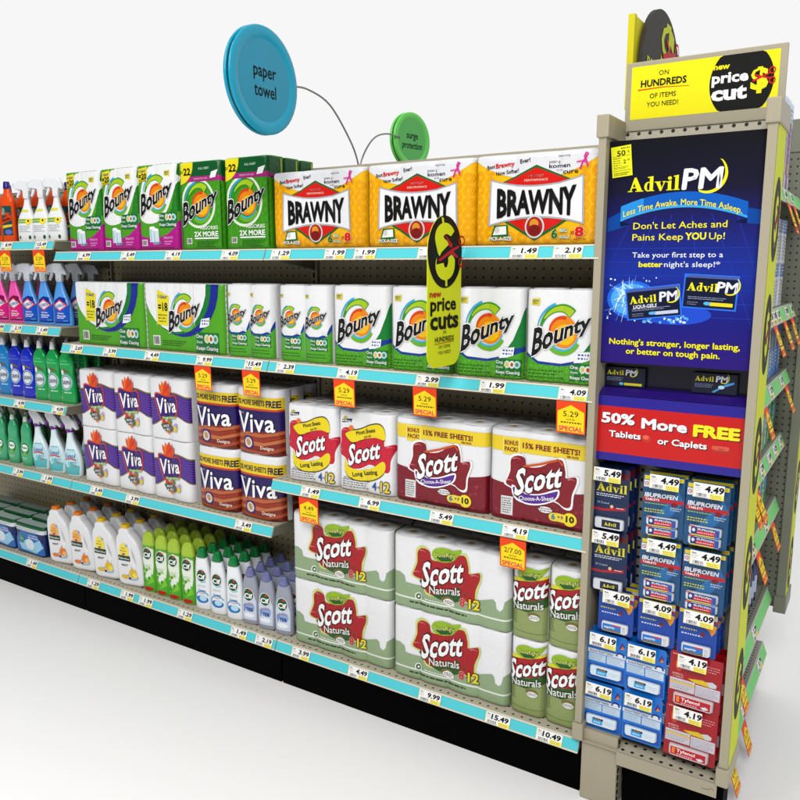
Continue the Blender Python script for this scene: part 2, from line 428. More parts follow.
def art_big():
    A = Art(); W, H = .232, .27
    A.poly([(-W/2, 0), (W/2, 0), (W/2, .16), (.09, .098), (.05, .070), (0, .058), (-.07, .062), (-W/2, .09)], '1A46A4', 2)
    A.poly([(W/2, .10), (W/2, .22), (.105, .17), (.085, .12), (.06, .085)], '128C40', 3)
    A.poly([(-W/2, 0), (W/2, 0), (W/2, .085), (.06, .062), (.0, .050), (-.07, .054), (-W/2, .082)], '58AE2C', 3)
    sheets_pattern(A, -W/2, .0, W/2, .055, '93CE3C', 4, .016, .0020)
    logo_sun(A, .000, .155, .162, 4)
    yellow_new(A, -.082, .238, .028)
    sheet_icon(A, .065, .078, .05); cleaning_badge(A, .068, .036, .078)
    A.tiny(-.10, .01, .01, .04, 3, '2E7018', 6, fill=.3)
    return A
def art_brawny():
    A = Art(); W, H = .396, .262
    A.rect(-W/2, 0, W/2, H, 'FFC81A', 1)
    for sx in (-1, 1):
        for r in range(6):
            for c in range(2):
                x = sx*(W/2-.018-c*.036); y = .02+r*.036+(c % 2)*.018
                for q in (.017, .0125, .008): A.ring(x, y, q, q, .0012, 'F0901C', 2, n=12)
    for c in range(7):
        x = -.12+c*.04
        for q in (.017, .0125, .008): A.ring(x, .022, q, q, .0012, 'F0901C', 2, n=12)
    top = [(-W/2+W*i/16, .188+.062*(abs(i/8-1))**2.2) for i in range(17)]
    A.poly(top+[(W/2, H), (-W/2, H)], 'E9EAEE', 3)
    A.poly([(-.108, .180), (0, .226), (.108, .180), (0, .150)], '1C7A3C', 4); A.poly([(-.10, .179), (0, .219), (.10, .179), (0, .150)], 'E0281E', 5)
    A.poly([(-.105, .072), (.105, .072), (0, .012)], '1C7A3C', 4); A.poly([(-.095, .074), (.095, .074), (0, .021)], 'E0281E', 5)
    def fr(a, b, c): return [(-a+2*a*i/14, b-c*(1-(i/7-1)**2)) for i in range(15)]
    A.poly(fr(.143, .192, .022)+[(p[0], p[1]) for p in fr(.148, .055, -.022)][::-1], 'B9BCC4', 6)
    A.poly(fr(.138, .186, .021)+fr(.142, .061, -.021)[::-1], 'F6F7F9', 7)
    A.text('BRAWNY', 0, .124, .064, '15130F', w=.236, bold=.045, l=9, out=.02, oc='C9CBD0', ol=8, warp=lambda X, Y: (X, Y*(1.0+.28*(X/.12)**2)))
    A.text('PREMIUM', 0, .196, .007, 'FFE9D8', w=.046, bold=.01, l=7, sp=1.3); A.text('PERFORMANCE', 0, .184, .0065, 'FFE9D8', w=.072, bold=.01, l=7, sp=1.2)
    A.ell(0, .052, .030, .033, 'D9DCE2', 9); A.ell(0, .052, .025, .028, 'B5301C', 10); A.ell(-.001, .060, .014, .014, 'E8A23A', 11); A.ell(0, .043, .018, .015, '8E1D16', 12)
    A.text('Best', -.142, .228, .011, '222222', bold=.02, l=6, rot=.12, out=.02, oc='FFFFFF'); A.text('Brawny', -.098, .232, .0135, 'E0281E', bold=.035, l=6, rot=.1, w=.056); A.text('Ever!', -.035, .240, .012, '222222', bold=.02, l=6, rot=.12)
    A.text('Now Softer!', -.09, .211, .0115, '222222', w=.07, bold=.02, l=6, rot=.1)
    A.text('Supporting', .082, .247, .006, '444444', l=6); A.text('susan g.', .055, .232, .008, '333333', l=6); A.text('komen', .07, .220, .012, '1A1A1A', w=.062, bold=.012, l=6); A.text('for the', .07, .208, .005, '333333', l=6); A.text('cure', .103, .203, .013, '1A1A1A', w=.044, bold=.012, l=6)
    A.stroke([(.130, .206), (.136, .222), (.147, .238), (.152, .248), (.146, .25), (.142, .24), (.150, .222), (.152, .212)], .005, 'E0409C', 7); A.stroke([(.12, .226), (.135, .228), (.15, .222)], .004, 'E868B0', 7)
    A.poly([(-.138, .024), (-.128, .058), (-.085, .060), (-.082, .026)], '1C7A3C', 9); A.poly([(-.132, .030), (-.122, .054), (-.09, .056), (-.088, .032)], 'F4F6F2', 10)
    A.ell(-.118, .045, .008, .009, 'D5DAD5', 11); A.text('PICK-A-SIZE', -.107, .020, .011, 'FFFFFF', w=.07, bold=.02, l=12, out=.05, oc='1C7A3C')
    A.text('6', .060, .032, .026, '1C7A3C', bold=.04, l=10, out=.03, oc='FFF2B0'); A.text('BIG', .088, .040, .010, 'EAF4E4', w=.022, bold=.02, l=10, out=.05, oc='2A8A4A'); A.text('ROLLS', .092, .022, .009, 'EAF4E4', w=.032, bold=.02, l=10, out=.05, oc='2A8A4A')
    A.text('=', .115, .034, .016, 'D23A1E', bold=.01, l=10); A.text('8', .135, .036, .026, 'E0281E', w=.022, bold=.05, l=10, out=.03, oc='FFF0D0'); A.tiny(.12, .012, .155, .018, 1, 'C03018', 8)
    return A
def art_vivaP():
    A = Art(); W, H = .232, .255
    n = 16
    up = [(-W/2+W*i/n, .182+.016*math.sin((i/n-.35)*PI*1.6)) for i in range(n+1)]; lo = [(-W/2+W*i/n, .085+.028*math.sin((i/n)*PI*1.5-1.5)) for i in range(n+1)]
    sh = lambda P, d: [(a, b+d) for a, b in P]
    A.poly(sh(lo, -.006)+sh(up, .006)[::-1], 'C2321C', 2); A.poly(sh(lo, -.003)+sh(up, .003)[::-1], '3F9A44', 3)
    A.poly(lo+up[::-1], '5B2C9C', 4)
    for k in range(1, 9):
        t = k/9; A.stroke([(a[0], a[1]*(1-t)+b[1]*t) for a, b in zip(lo, up)], .0018, '8E68C4', 5)
    for a, c in ((-.5, 'E8641E'), (-.22, 'F08A22'), (.05, 'E5531C'), (.35, 'D9441A'), (.62, 'E8641E')):
        x, y = -.010, .178; L = .074-.014*abs(a); dx, dy = math.sin(a)*L, math.cos(a)*L
        A.poly([(x-.016, y), (x+dx*.6-.013, y+dy*.62), (x+dx, y+dy), (x+dx*.6+.015, y+dy*.5), (x+.020, y)], c, 6+int(a > 0))
    A.poly(cr([(-.070, .175), (-.058, .198), (.0, .186), (.052, .196), (.066, .165), (.056, .105), (.0, .094), (-.042, .085)], 3), 'D9501C', 7)
    A.poly(cr([(-.064, .173), (-.054, .192), (.0, .181), (.048, .190), (.060, .163), (.050, .110), (.0, .100), (-.038, .092)], 3), '4A1F86', 8)
    A.text('Viva', 0, .148, .060, 'FFFFFF', w=.112, bold=.022, sp=1.10, l=10, sh=-.05, out=.035, oc='2B1058', ol=9, warp=lambda X, Y: (X, Y*(1.12-2.0*(X+.05)*.8)+.10*X))
    A.text('Vegetables', .012, .098, .010, 'EAF6C0', w=.08, bold=.01, l=10, rot=.12, out=.12, oc='67AE3A')
    for x, y, r, c in ((-.02, .072, .012, 'D9401C'), (.005, .075, .013, 'E8701E'), (-.01, .055, .02, '555A58'), (.02, .052, .016, '6A706C'), (.045, .052, .014, 'E9CF52'), (.05, .068, .009, 'C9A8DE'), (.0, .035, .010, 'E98A22'), (.018, .08, .009, '4C9A34'), (-.03, .062, .008, '4C9A34')):
        A.ell(x, y, r, r*.9, c, 9+(c in ('555A58', '6A706C')))
    A.text('PICK', -.008, .060, .010, 'FFFFFF', bold=.02, l=12, rot=.15, out=.04, oc='222222'); A.text('A SIZE', -.004, .046, .009, 'FFFFFF', bold=.02, l=12, rot=.15, out=.04, oc='222222')
    return A
def art_vivaD():
    A = Art(); W, H = .222, .255
    n = 14
    arc = lambda v, c: [(-W/2+W*i/n, v-c*(1-(i/(n/2)-1)**2)) for i in range(n+1)]
    A.poly(arc(.182, 0)+arc(.226, 0)[::-1], 'F2D82A', 3); A.rect(-W/2, .174, W/2, .182, 'D9541E', 3)
    A.text('15% MORE SHEETS', -.025, .204, .021, '2A1450', w=.150, bold=.022, l=5); A.text('FREE', .082, .203, .026, '2A1450', w=.05, bold=.035, l=5)
    A.poly(arc(0, 0)+arc(.10, 0)[::-1], '963416', 2)
    A.poly([(-W/2, .085), (W/2, .10), (W/2, .174), (-W/2, .174)], '31146E', 3)
    for k, (c, o) in enumerate((('C87448', 0), ('A8401C', -.018), ('CC8050', -.034), ('8E2C12', -.05), ('B85A30', -.07), ('782410', -.085))):
        A.poly([(-W/2, max(0, .07+o*.6)), (-.04, max(.002, .088+o)), (.04, max(.004, .085+o)), (W/2, max(.006, .098+o*.9)), (W/2, max(0, .085+o*.9)), (.03, max(.0, .070+o)), (-.05, max(0, .072+o)), (-W/2, max(0, .05+o*.6))], c, 4)
    A.text('Viva', 0, .128, .072, 'FFFFFF', w=.178, bold=.016, sp=1.08, l=7, out=.03, oc='1C0C48', ol=6, warp=lambda X, Y: (X, (Y*(1.15-2.2*(X+.05)) if X < 0 else Y*1.0)+.05*X))
    A.text('Kleenex', -.075, .162, .008, 'D8D0EC', l=7); A.ell(-.035, .046, .027, .027, '3B1A82', 6); A.ell(-.035, .046, .020, .020, 'E8E0D4', 7)
    A.poly([(-.047, .05), (-.042, .062), (-.036, .060), (-.028, .058), (-.022, .045), (-.03, .034), (-.04, .036)], 'C9A07A', 8)
    A.text('Designs', .055, .032, .013, 'F4E4DA', w=.058, bold=.02, l=7)
    return A
def splash(A, s, cx, cy, red, l, shadow='F8F8F8'):
    """wavy ribbon flag behind the tissue name"""
    P = [(-.52, .30), (-.30, .36), (-.26, .22), (.1, .30), (.34, .42), (.42, .20), (.40, .10), (.62, .14), (.56, -.10), (.50, -.36), (.30, -.34), (.26, -.24), (-.05, -.34), (-.40, -.36), (-.42, -.16), (-.60, -.08), (-.54, .10)]
    P = [(-.52, .32), (-.40, .39), (-.28, .35), (-.24, .22), (.0, .25), (.22, .38), (.37, .40), (.43, .22), (.44, .12), (.60, .16), (.62, .06), (.55, -.14), (.53, -.34), (.42, -.37), (.28, -.30), (.10, -.26), (-.10, -.36), (-.34, -.37), (-.43, -.20), (-.60, -.12), (-.58, -.02), (-.53, .12)]
    A.poly(cr([(cx+1.06*s*a, cy+1.10*s*b) for a, b in P], 3), shadow, l); A.poly(cr([(cx+s*a, cy+s*b) for a, b in P], 3), red, l+1)
    for a, b, q in ((-.42, .33, 1), (.54, .10, 1), (-.54, -.06, 1)): A.stroke([(cx+s*(a-.07), cy+s*b), (cx+s*a, cy+s*(b+.02)), (cx+s*(a+.06), cy+s*b)], .02*s, 'E88A94', l+2, w1=.004*s)
def script_name(A, cx, cy, w, l, dark='3A1416'):
    A.text('Scott', cx, cy, w*.50, 'FFFFFF', w=w*1.04, bold=.030, sp=1.04, l=l+1, sh=.12, out=.040, oc=dark, ol=l, warp=lambda X, Y: (X, Y*(1.15-.3*(X/w+.3) if X < 0 else 1.0)+.28*X))
def art_scottW():
    A = Art(); W, H = .232, .29
    splash(A, .19, 0, .155, 'D41C44', 2)
    for g_, c_, l_ in ((.004, '2A2A2A', 3), (0, 'F4E01E', 4)):
        A.poly([(x, y+(g_ if y > .2 else -g_)) for x, y in cr([(-.080, .205), (-.055, .218), (-.02, .226), (.02, .244), (.060, .252), (.082, .235), (.084, .20), (.05, .205), (.0, .195), (-.045, .178), (-.065, .185)], 3)], c_, l_)
        A.poly([(x, y-g_) for x, y in cr([(-.085, .118), (-.074, .092), (-.03, .080), (.03, .094), (.07, .122), (.085, .115), (.080, .085), (.05, .060), (.0, .044), (-.055, .046), (-.085, .070)], 3)], c_, l_)
    A.text('Most Sheets', .005, .222, .014, '1A1A1A', w=.082, bold=.02, l=6, rot=.25); A.text('per roll', .01, .205, .008, '1A1A1A', bold=.02, l=6, rot=.25)
    A.text('Long Lasting', .0, .073, .016, '1A1A1A', w=.105, bold=.025, l=6, rot=.22)
    script_name(A, 0, .150, .125, 7)
    A.ell(-.055, .228, .010, .010, 'F08A22', 6)
    A.poly([(-.095, .245), (-.055, .25), (-.05, .262), (-.092, .257)], '223A66', 4); A.ell(-.08, .262, .008, .006, 'C9C03A', 5); A.tiny(-.09, .247, -.055, .257, 1, 'FFFFFF', 5)
    A.text('4', .04, .032, .030, '1E62B4', w=.018, bold=.02, l=6); A.text('=', .058, .030, .014, '1E62B4', w=.01, l=6); A.text('12', .084, .034, .036, 'F2DC1E', w=.034, bold=.03, l=7, out=.07, oc='1B3C78')
    A.tiny(-.095, .012, .02, .045, 4, '555555', 5, fill=.3); A.text('1000 sheets', -.07, .048, .006, '222222', bold=.01, l=6)
    return A
def art_scottR():
    A = Art(); W, H = .348, .29
    n = 18
    A.poly([(-W/2+W*i/n, .128-.020*math.sin(PI*i/n)) for i in range(n+1)]+[(W/2, 0), (-W/2, 0)], '8E1430', 2)
    R = random.Random(4)
    for k in range(26):
        x = -W/2+.01+(W-.02)*R.random(); y = .008+.10*R.random(); q = .004+.007*R.random()
        A.poly([(x-q, y), (x-q*.2, y+q*.2), (x, y+q), (x+q*.2, y+q*.2), (x+q, y), (x+q*.2, y-q*.2), (x, y-q), (x-q*.2, y-q*.2)], 'B03A50', 3)
    A.rect(-W/2, .222, W/2, .268, 'F2D93A', 3)
    A.rect(-.125, .212, -.070, .266, 'FAEE90', 4); A.rect(-.122, .215, -.073, .263, 'F2D93A', 5)
    A.text('BONUS', -.0975, .250, .014, '8E1430', w=.044, bold=.03, l=6); A.text('PACK!', -.0975, .230, .014, '8E1430', w=.042, bold=.03, l=6)
    A.text('15% FREE SHEETS!', .030, .246, .017, '8E1430', w=.182, bold=.025, l=6); A.text('PER PACK', .10, .229, .006, '8E1430', bold=.03, l=6)
    splash(A, .185, .0, .140, '96132C', 6)
    A.stroke([(-.06, .178), (.0, .195), (.055, .215), (.07, .20)], .007, 'D9641E', 9)
    A.poly(cr([(-.092, .118), (-.05, .098), (.0, .102), (.05, .122), (.062, .115), (.05, .088), (.0, .066), (-.05, .062), (-.085, .078)], 3), 'FFFFFF', 8)
    A.poly(cr([(-.088, .112), (-.05, .094), (.0, .098), (.05, .116), (.056, .112), (.045, .090), (.0, .071), (-.05, .067), (-.080, .082)], 3), '6A2CA4', 9)
    A.text('Choose-A-Sheet', -.012, .086, .014, 'FFFFFF', w=.115, bold=.01, l=11, rot=.15)
    script_name(A, -.005, .150, .140, 11)
    A.ell(.02, .055, .022, .010, 'F4F4F4', 10); A.tiny(.0, .048, .042, .062, 2, '444444', 11)
    A.rect(-.128, .018, -.088, .078, 'E8E8E8', 5); A.tiny(-.125, .022, -.091, .074, 7, '333344', 6, fill=.5)
    pill(A, .075, .036, .088, .026, 'F2DF4A', 6); A.ell(.098, .036, .022, .021, 'F7E52E', 7)
    A.text('6', .045, .038, .018, '2A8FB4', bold=.03, l=8); A.text('= 9', .067, .038, .010, '5A2C8C', bold=.02, l=8); A.text('10', .099, .038, .019, '1A1A1A', w=.024, bold=.04, l=9)
    A.tiny(-.06, .004, .12, .012, 1, '4A0A18', 5)
    return A
def leaf(A, x, y, s, l, t='DoneRight!'):
    def P(q): return [(x-.5*q*s, y-.05*s), (x-.40*q*s, y+.14*q*s), (x-.1*q*s, y+.24*q*s), (x+.25*q*s, y+.20*q*s), (x+.62*q*s, y+.30*q*s), (x+.45*q*s, y+.0*q*s), (x+.2*q*s, y-.22*q*s), (x-.15*q*s, y-.28*q*s), (x-.4*q*s, y-.2*q*s)]
    A.poly(cr(P(1), 3), 'A4C626', l); A.poly([(x-.35*s, y-.12*s), (x-.1*s, y-.02*s), (x+.4*s, y+.1*s), (x+.2*s, y-.2*s), (x-.15*s, y-.25*s)], '2C6A24', l+1)
    A.text(t, x+.02*s, y+.0*s, .15*s, 'E6F08A', w=.80*s, bold=.01, sh=.1, l=l+3, rot=.12, out=.04, oc='244A18', ol=l+2)
def art_nat():
    A = Art(); W, H = .444, .258
    g = [(-W/2, .125), (-.19, .128), (-.17, .118), (-.165, .095), (-.13, .092), (-.06, .085), (.0, .075), (.10, .085), (.14, .100), (.165, .108), (.175, .100), (.178, .078), (.19, .070), (.20, .080), (.205, .105), (W/2, .118)]
    A.poly(g+[(W/2, 0), (-W/2, 0)], 'A2B893', 2)
    A.stroke([(-W/2, .040), (-.1, .040), (0, .040), (W/2, .042)], .006, 'EDF2EA', 3)
    splash(A, .205, -.012, .150, 'B81424', 3, 'D9E28A')
    A.poly([(-.115, .105), (-.08, .075), (-.03, .06), (.03, .065), (.07, .085), (.085, .10), (.06, .125), (-.05, .10), (-.1, .13)], '2C6A28', 4)
    leaf(A, -.012, .222, .10, 6); script_name(A, -.020, .160, .150, 9)
    A.text('Naturals', -.012, .098, .028, 'F4F8F0', w=.118, bold=.01, sh=.12, l=10, rot=.16, out=.05, oc='2A3A22')
    A.ell(-.115, .052, .014, .015, 'E4EEDD', 6); A.ell(-.115, .052, .009, .010, '2C5A32', 7); A.ell(-.115, .052, .004, .005, 'E4EEDD', 8)
    A.ell(.0, .064, .025, .013, '8A7A3A', 6); A.ell(.004, .057, .022, .013, 'F2F2EE', 7); A.tiny(-.012, .05, .022, .064, 2, '333333', 8)
    A.text('8', .055, .072, .028, 'D4202C', w=.018, bold=.03, l=7, out=.02, oc='F4F4F4'); A.text('=', .074, .070, .010, '333333', l=7); A.text('12', .098, .072, .034, 'F4E020', w=.036, bold=.03, l=8, out=.06, oc='28301C')
    A.tiny(-.15, .022, .10, .032, 1, '2A3A26', 5, seed=9); A.tiny(-.09, .046, .03, .052, 1, 'F4F8F0', 5)
    return A
def art_nat1():
    A = Art(); W, H = .118, .258
    A.rect(-W/2, .0, W/2, .155, 'A0AE74', 2); A.stroke([(-W/2, .028), (0, .024), (W/2, .028)], .0015, '6A7E42', 3)
    A.poly([(-W/2, .12), (W/2, .145), (W/2, .215), (.0, .20), (-W/2, .19)], 'B81424', 4)
    A.poly([(-W/2, .10), (0, .095), (W/2, .12), (W/2, .15), (0, .13), (-W/2, .13)], '3A6A2C', 5)
    A.poly([(-W/2, .188), (0, .198), (W/2, .213), (W/2, .222), (0, .21), (-W/2, .20)], 'E4E03A', 5)
    leaf(A, .005, .222, .088, 6); script_name(A, .0, .168, .112, 9, '201818')
    A.text('Naturals', 0, .118, .026, 'F4F8F0', w=.10, bold=.01, sh=.1, l=10, rot=.14, out=.05, oc='26331F')
    A.ell(.02, .088, .02, .009, '8A7A3A', 6); A.ell(.022, .08, .017, .010, 'F2F2EE', 7); A.tiny(.008, .076, .036, .086, 2, '333333', 8)
    A.tiny(-.055, .05, -.035, .1, 6, '6A7E42', 4)
    return A

def side22(mb):
    A = Art(); A.rect(.012, .262, .072, .322, '0E6A3A', 1); A.rect(.012, .250, .072, .266, 'A82C84', 2); A.rect(.073, .01, .078, .322, 'E4D62C', 2); A.rect(.0, .01, .006, .25, '3F8A22', 1)
    for k in range(8): A.ring(.038, .03+.03*k, .018, .014, .0015, '3F8A22', 1, n=10)
    A.emit(mb, flatX(.108), 'wrap')
def sideY(c1, c2, W):
    def f(mb):
        A = Art(); A.rect(.02, .01, .10, .24, c1, 1); A.rect(.02, .02, .10, .05, c2, 2); A.emit(mb, flatX(W/2), 'wrap')
    return f

ORD = ['first', 'second', 'third', 'fourth', 'fifth', 'sixth', 'seventh', 'eighth', 'ninth', 'tenth', 'eleventh', 'twelfth']
ROWN = ['front row', 'second row', 'third row', 'fourth row']
def place(name, mesh_or_tree, cat, desc, group, xs, z, y0=.042, rows=1, dy=.09, zs=None, rz=0., stackn=('upper', 'lower'), jitter=.0015, names=None):
    """lay copies out on a shelf: columns left to right, rows going back, optional layers"""
    zs = zs or [z]; R = random.Random(name+desc)
    for r in range(rows):
        for zi, zz in enumerate(zs):
            for i, x in enumerate(xs):
                if isinstance(mesh_or_tree, bpy.types.Mesh):
                    o = bpy.data.objects.new(name, mesh_or_tree); COL.objects.link(o)
                else:
                    o = copy_tree(mesh_or_tree) if mesh_or_tree.get('used') else mesh_or_tree
                    mesh_or_tree['used'] = 1; 
                o.location = (x+R.uniform(-jitter, jitter), y0+r*dy+R.uniform(0, jitter), zz)
                o.rotation_euler = (0, 0, rz+(R.uniform(-.012, .012) if r == 0 else R.uniform(-.03, .03)))
                if len(xs) == 1: col = ''
                elif len(xs) == 2: col = ('left one', 'right one')[i]
                else: col = ORD[i]+' from left'
                lay = (stackn[1] if zi == 0 else stackn[0]) if len(zs) > 1 else ''
                parts = [q for q in (col, lay, ROWN[r] if rows > 1 else '') if q]
                tag(o, (desc+', '+' '.join(parts)) if parts else desc, cat, group)
TREES = []

# ------------------------------------------------------------------ the setting
fl = MB(); n = 1
m = bpy.data.materials.new('polished_white_floor'); m.use_nodes = True
nt = m.node_tree; b = nt.nodes['Principled BSDF']; b.inputs['Roughness'].default_value = .55; b.inputs['Specular IOR Level'].default_value = .25
nz = nt.nodes.new('ShaderNodeTexNoise'); nz.inputs['Scale'].default_value = 3; nz.inputs['Detail'].default_value = 6
mr = nt.nodes.new('ShaderNodeMapRange'); mr.inputs[3].default_value = .93; mr.inputs[4].default_value = .95
cb = nt.nodes.new('ShaderNodeCombineColor')
nt.links.new(nz.outputs['Fac'], mr.inputs[0])
for k in range(3): nt.links.new(mr.outputs[0], cb.inputs[k])
nt.links.new(cb.outputs[0], b.inputs['Base Color'])
fl.face([(-400, -400, 0), (400, -400, 0), (400, 400, 0), (-400, 400, 0)], m)
tag(obj('floor', fl), kind='structure')

# ------------------------------------------------------------------ main gondola
W = 1.22; H = .04; SL = .0157
mB = mat(BEIGE, 'metal'); mTrim = mat('E0D8C6', 'metal'); mCy = mat('68D2DA', 'paper'); mBlk = mat('060606', 'black'); mDk = mat('8A8676', 'metal')
SHELF = {'A': [.6107, .9561, 1.315, 1.6954], 'B': [.6107, 1.2451, 1.6464], 'C': [.7987, 1.2451, 1.6464]}
LAB = {'A': 'beige perforated shelving bay of cleaning sprays at the far left, cyan price strips', 'B': 'beige shelving bay in the middle holding quilted towel packs above bleach-style bottles',
       'C': 'beige shelving bay of yellow, white and red roll packs beside the tall rack'}
def shelf(par, x0, x1, zb, name='shelf', top=M_DECK):
    mb = MB(); g = .0015
    mb.prism([(.0, zb), (SL, zb+H), (.299, zb+H), (.299, zb+H-.006), (SL+.004, zb+H-.006), (.006, zb)], 0, x0+g, x1-g, mB)
    mb.face([(x0+g, SL+.001, zb+H+.0004), (x1-g, SL+.001, zb+H+.0004), (x1-g, .298, zb+H+.0004), (x0+g, .298, zb+H+.0004)], top)
    for xa in (x0+.004, x1-.006):
        mb.prism([(.012, zb+.004), (.02, zb+H-.007), (.298, zb+H-.007), (.298, zb-.035), (.20, zb-.020), (.02, zb+.001)], 0, xa, xa+.002, mDk)
    o = obj(name, mb, par)
    st = MB(); e = .0009
    def P(t, d): return (SL*t/H-d, zb+t)
    st.prism([P(.0045, e), P(.0355, e), P(.0355, -.001), P(.0045, -.001)], 0, x0+.0025, x1-.0025, mCy)
    for a, bb in ((.000, .0042), (.0358, .0402)):
        st.prism([P(a, .0022), P(bb, .0022), P(bb, -.001), P(a, -.001)], 0, x0+.0020, x1-.0020, mTrim)
    obj('price_strip', st, o)
for bay, x0 in (('A', -2*W), ('B', -W), ('C', 0)):
    x1 = x0+W; g = empty('gondola_shelving', (0, 0, 0), LAB[bay], 'shelving', 'bays of the long gondola')
    mb = MB(); mb.box(x0+.012, x1-.012, .300, .310, .1, 1.975, M_PEG); obj('back_panel', mb, g)
    mb = MB(); mb.box(x0, x1, .296, .33, 1.9755, 1.992, mB); obj('top_rail', mb, g)
    for xc in ([x0] if bay != 'C' else [x0, x1]):
        mb = MB(); mb.box(xc-.017, xc+.017, .286, .30, 0, 1.97, mat('A8A28C', 'metal'))
        z = .2
        while z < 1.95:
            mb.box(xc-.004, xc+.004, .2848, .287, z, z+.020, mBlk); z += .030
        obj('upright', mb, g)
    for zb in SHELF[bay]: shelf(g, x0, x1, zb)
    shelf(g, x0, x1, .152, 'base_deck')
    mb = MB(); mb.box(x0+.004, x1-.004, .037, .29, .001, .150, mBlk, .002); obj('kick_plate', mb, g)

# ------------------------------------------------------------------ price tags
def digits(A, t, cx, cy, h, w, col='101010', l=5): A.text(t, cx, cy, h, col, w=w, bold=.035, l=l, sh=.08)
def tag_mesh(price, w=.086, h=.036, bold=True):
    A = Art(); hw = w/2
    A.rect(-hw, 0, hw, h, 'F3F3F1', 1); A.rect(-hw, 0, -hw+.002, h, 'F4E78A', 2)
    A.rect(.004, 0, hw, h*.36, 'F3E87C', 2); A.tiny(.006, .002, hw-.006, h*.30, 2, '8A7A22', 3, fill=.35)
    A.bars(-hw+.006, h*.06, -.001, h*.34, 3, bg=None, seed=len(price)+int(price[0])); A.tiny(-hw+.006, h*.01, 0, h*.07, 1, '333333', 3)
    A.text('Raw', -hw+.011, h*.84, h*.12, '222222', bold=.03, l=3); A.tiny(-hw+.005, h*.42, -hw+.022, h*.74, 3, '777777', 3, fill=.3)
    digits(A, price, .012+(.003 if len(price) < 5 else -.004), h*.67, h*.44, .046 if len(price) < 5 else .058)
    mb = MB(); mb.box(-hw, hw, -.0004, .0002, 0, h, mat('F3F3F1', 'paper'))
    A.emit(mb, flat(-.0005), 'paper', eps=.00012)
    return mb
ang = math.atan2(SL, H)
def strip_tag(x, zb, price, where):
    mb = tag_mesh(price)
    o = obj('price_tag', mb); o.location = (x, -.0020, zb+.0022); o.rotation_euler = (-ang, 0, 0)
    tag(o, 'price tag reading %s on %s' % (price, where), 'price tag', 'price tags in the cyan shelf strips')
T = {('A', 1.6954): [(-1.571, '8.99'), (-1.310, '15.49')], ('B', 1.6464): [(-1.013, '6.99'), (-.732, '5.49'), (-.469, '4.19'), (-.167, '4.09')],
     ('C', 1.6464): [(.076, '1.29'), (.314, '1.99'), (.436, '1.99'), (.681, '1.99'), (.996, '1.49'), (1.128, '2.19')],
     ('A', 1.315): [(-1.69, '1.99'), (-1.551, '2.19'), (-1.35, '1.49')], ('B', 1.2451): [(-1.11, '2.69'), (-.884, '3.99'), (-.621, '4.49'), (-.323, '9.99'), (-.07, '15.49')],
     ('C', 1.2451): [(.085, '2.39'), (.361, '4.19'), (.676, '2.99'), (.904, '1.99'), (1.158, '4.09')],
     ('A', .9561): [(-1.575, '4.99'), (-1.277, '4.09')], ('A', .6107): [(-1.634, '3.99'), (-1.404, '1.99')], ('B', .6107): [(-1.038, '5.49'), (-.795, '3.99'), (-.148, '3.49')],
     ('C', .7987): [(.188, '1.49'), (.447, '6.99'), (.731, '5.49'), (.991, '4.19')],
     ('A', .152): [(-1.582, '1.49')], ('B', .152): [(-1.108, '1.29'), (-.871, '1.99'), (-.748, '1.99'), (-.503, '1.29'), (-.195, '1.49'), (-.061, '2.19')],
     ('C', .152): [(.125, '3.99'), (.392, '4.49'), (.692, '9.99'), (.947, '15.49'), (1.124, '10.49')]}
BN = {'A': 'left bay', 'B': 'middle bay', 'C': 'right bay'}
for (bay, zb), L in T.items():
    lv = {'A': {1.6954: 'top shelf', 1.315: 'second shelf', .9561: 'third shelf', .6107: 'fourth shelf', .152: 'base deck'},
          'B': {1.6464: 'top shelf', 1.2451: 'second shelf', .6107: 'third shelf', .152: 'base deck'},
          'C': {1.6464: 'top shelf', 1.2451: 'second shelf', .7987: 'third shelf', .152: 'base deck'}}[bay][zb]
    for i, (x, p) in enumerate(L):
        same = [q for q in L if q[1] == p]
        w = 'the %s of the %s' % (lv, BN[bay])
        if len(same) > 1: w += ', %s such' % ORD[same.index((x, p))]
        strip_tag(x, zb, p, w)
def special(price, w=.088, h=.094):
    A = Art(); hw = w/2
    A.rect(-hw, -h, hw, 0, 'EE5A2C', 1)
    A.poly([(-hw+.004, -h+.004), (hw-.004, -h+.004), (hw-.004, -.030), (0, -.010), (-hw+.004, -.030)], 'F8DC2C', 2)
    A.text(price, 0, -.036, .017, '222222', w=.046 if len(price) < 5 else .058, bold=.0, l=4)
    A.text('SAVE 90c', 0, -.053, .005, '444422', w=.026, l=4); A.tiny(-.03, -.066, .035, -.058, 1, '555522', 4)
    A.text('SPECIAL', 0, -.080, .014, 'F04A28', w=.072, bold=.03, l=4, out=.03, oc='FFD0A0')
    mb = MB(); mb.box(-hw, hw, 0, .0008, -h, 0, mat('EE5A2C', 'paper')); A.emit(mb, flat(-.0002), 'paper', eps=.0002)
    return mb
for x, z, p, w in ((-1.575, 1.694, '5.29', 'hanging at the far left end under the top shelf'), (-1.316, 1.694, '5.29', 'hanging above the pink spray bottles'), (-.324, 1.244, '5.29', 'above the left purple and orange roll'),
                (-.074, 1.244, '5.29', 'above the right purple and orange roll'), (.352, 1.244, '5.29', 'above the white packs with a yellow 12'), (.671, 1.244, '5.29', 'above the left dark red pack'),
                (1.158, 1.244, '5.29', 'beside the tall rack above the right dark red pack'), (.186, .797, '4.49', 'above the leftmost sage green pack'), (.989, .797, '2/7.00', 'above the narrow sage green packs')):
    o = obj('special_offer_tag', special(p)); o.location = (x, -.006, z); o.rotation_euler = (.04, 0, random.uniform(-.03, .03))
    tag(o, 'orange tag reading %s SPECIAL %s' % (p, w), 'offer tag', 'orange offer tags hanging from the strips')

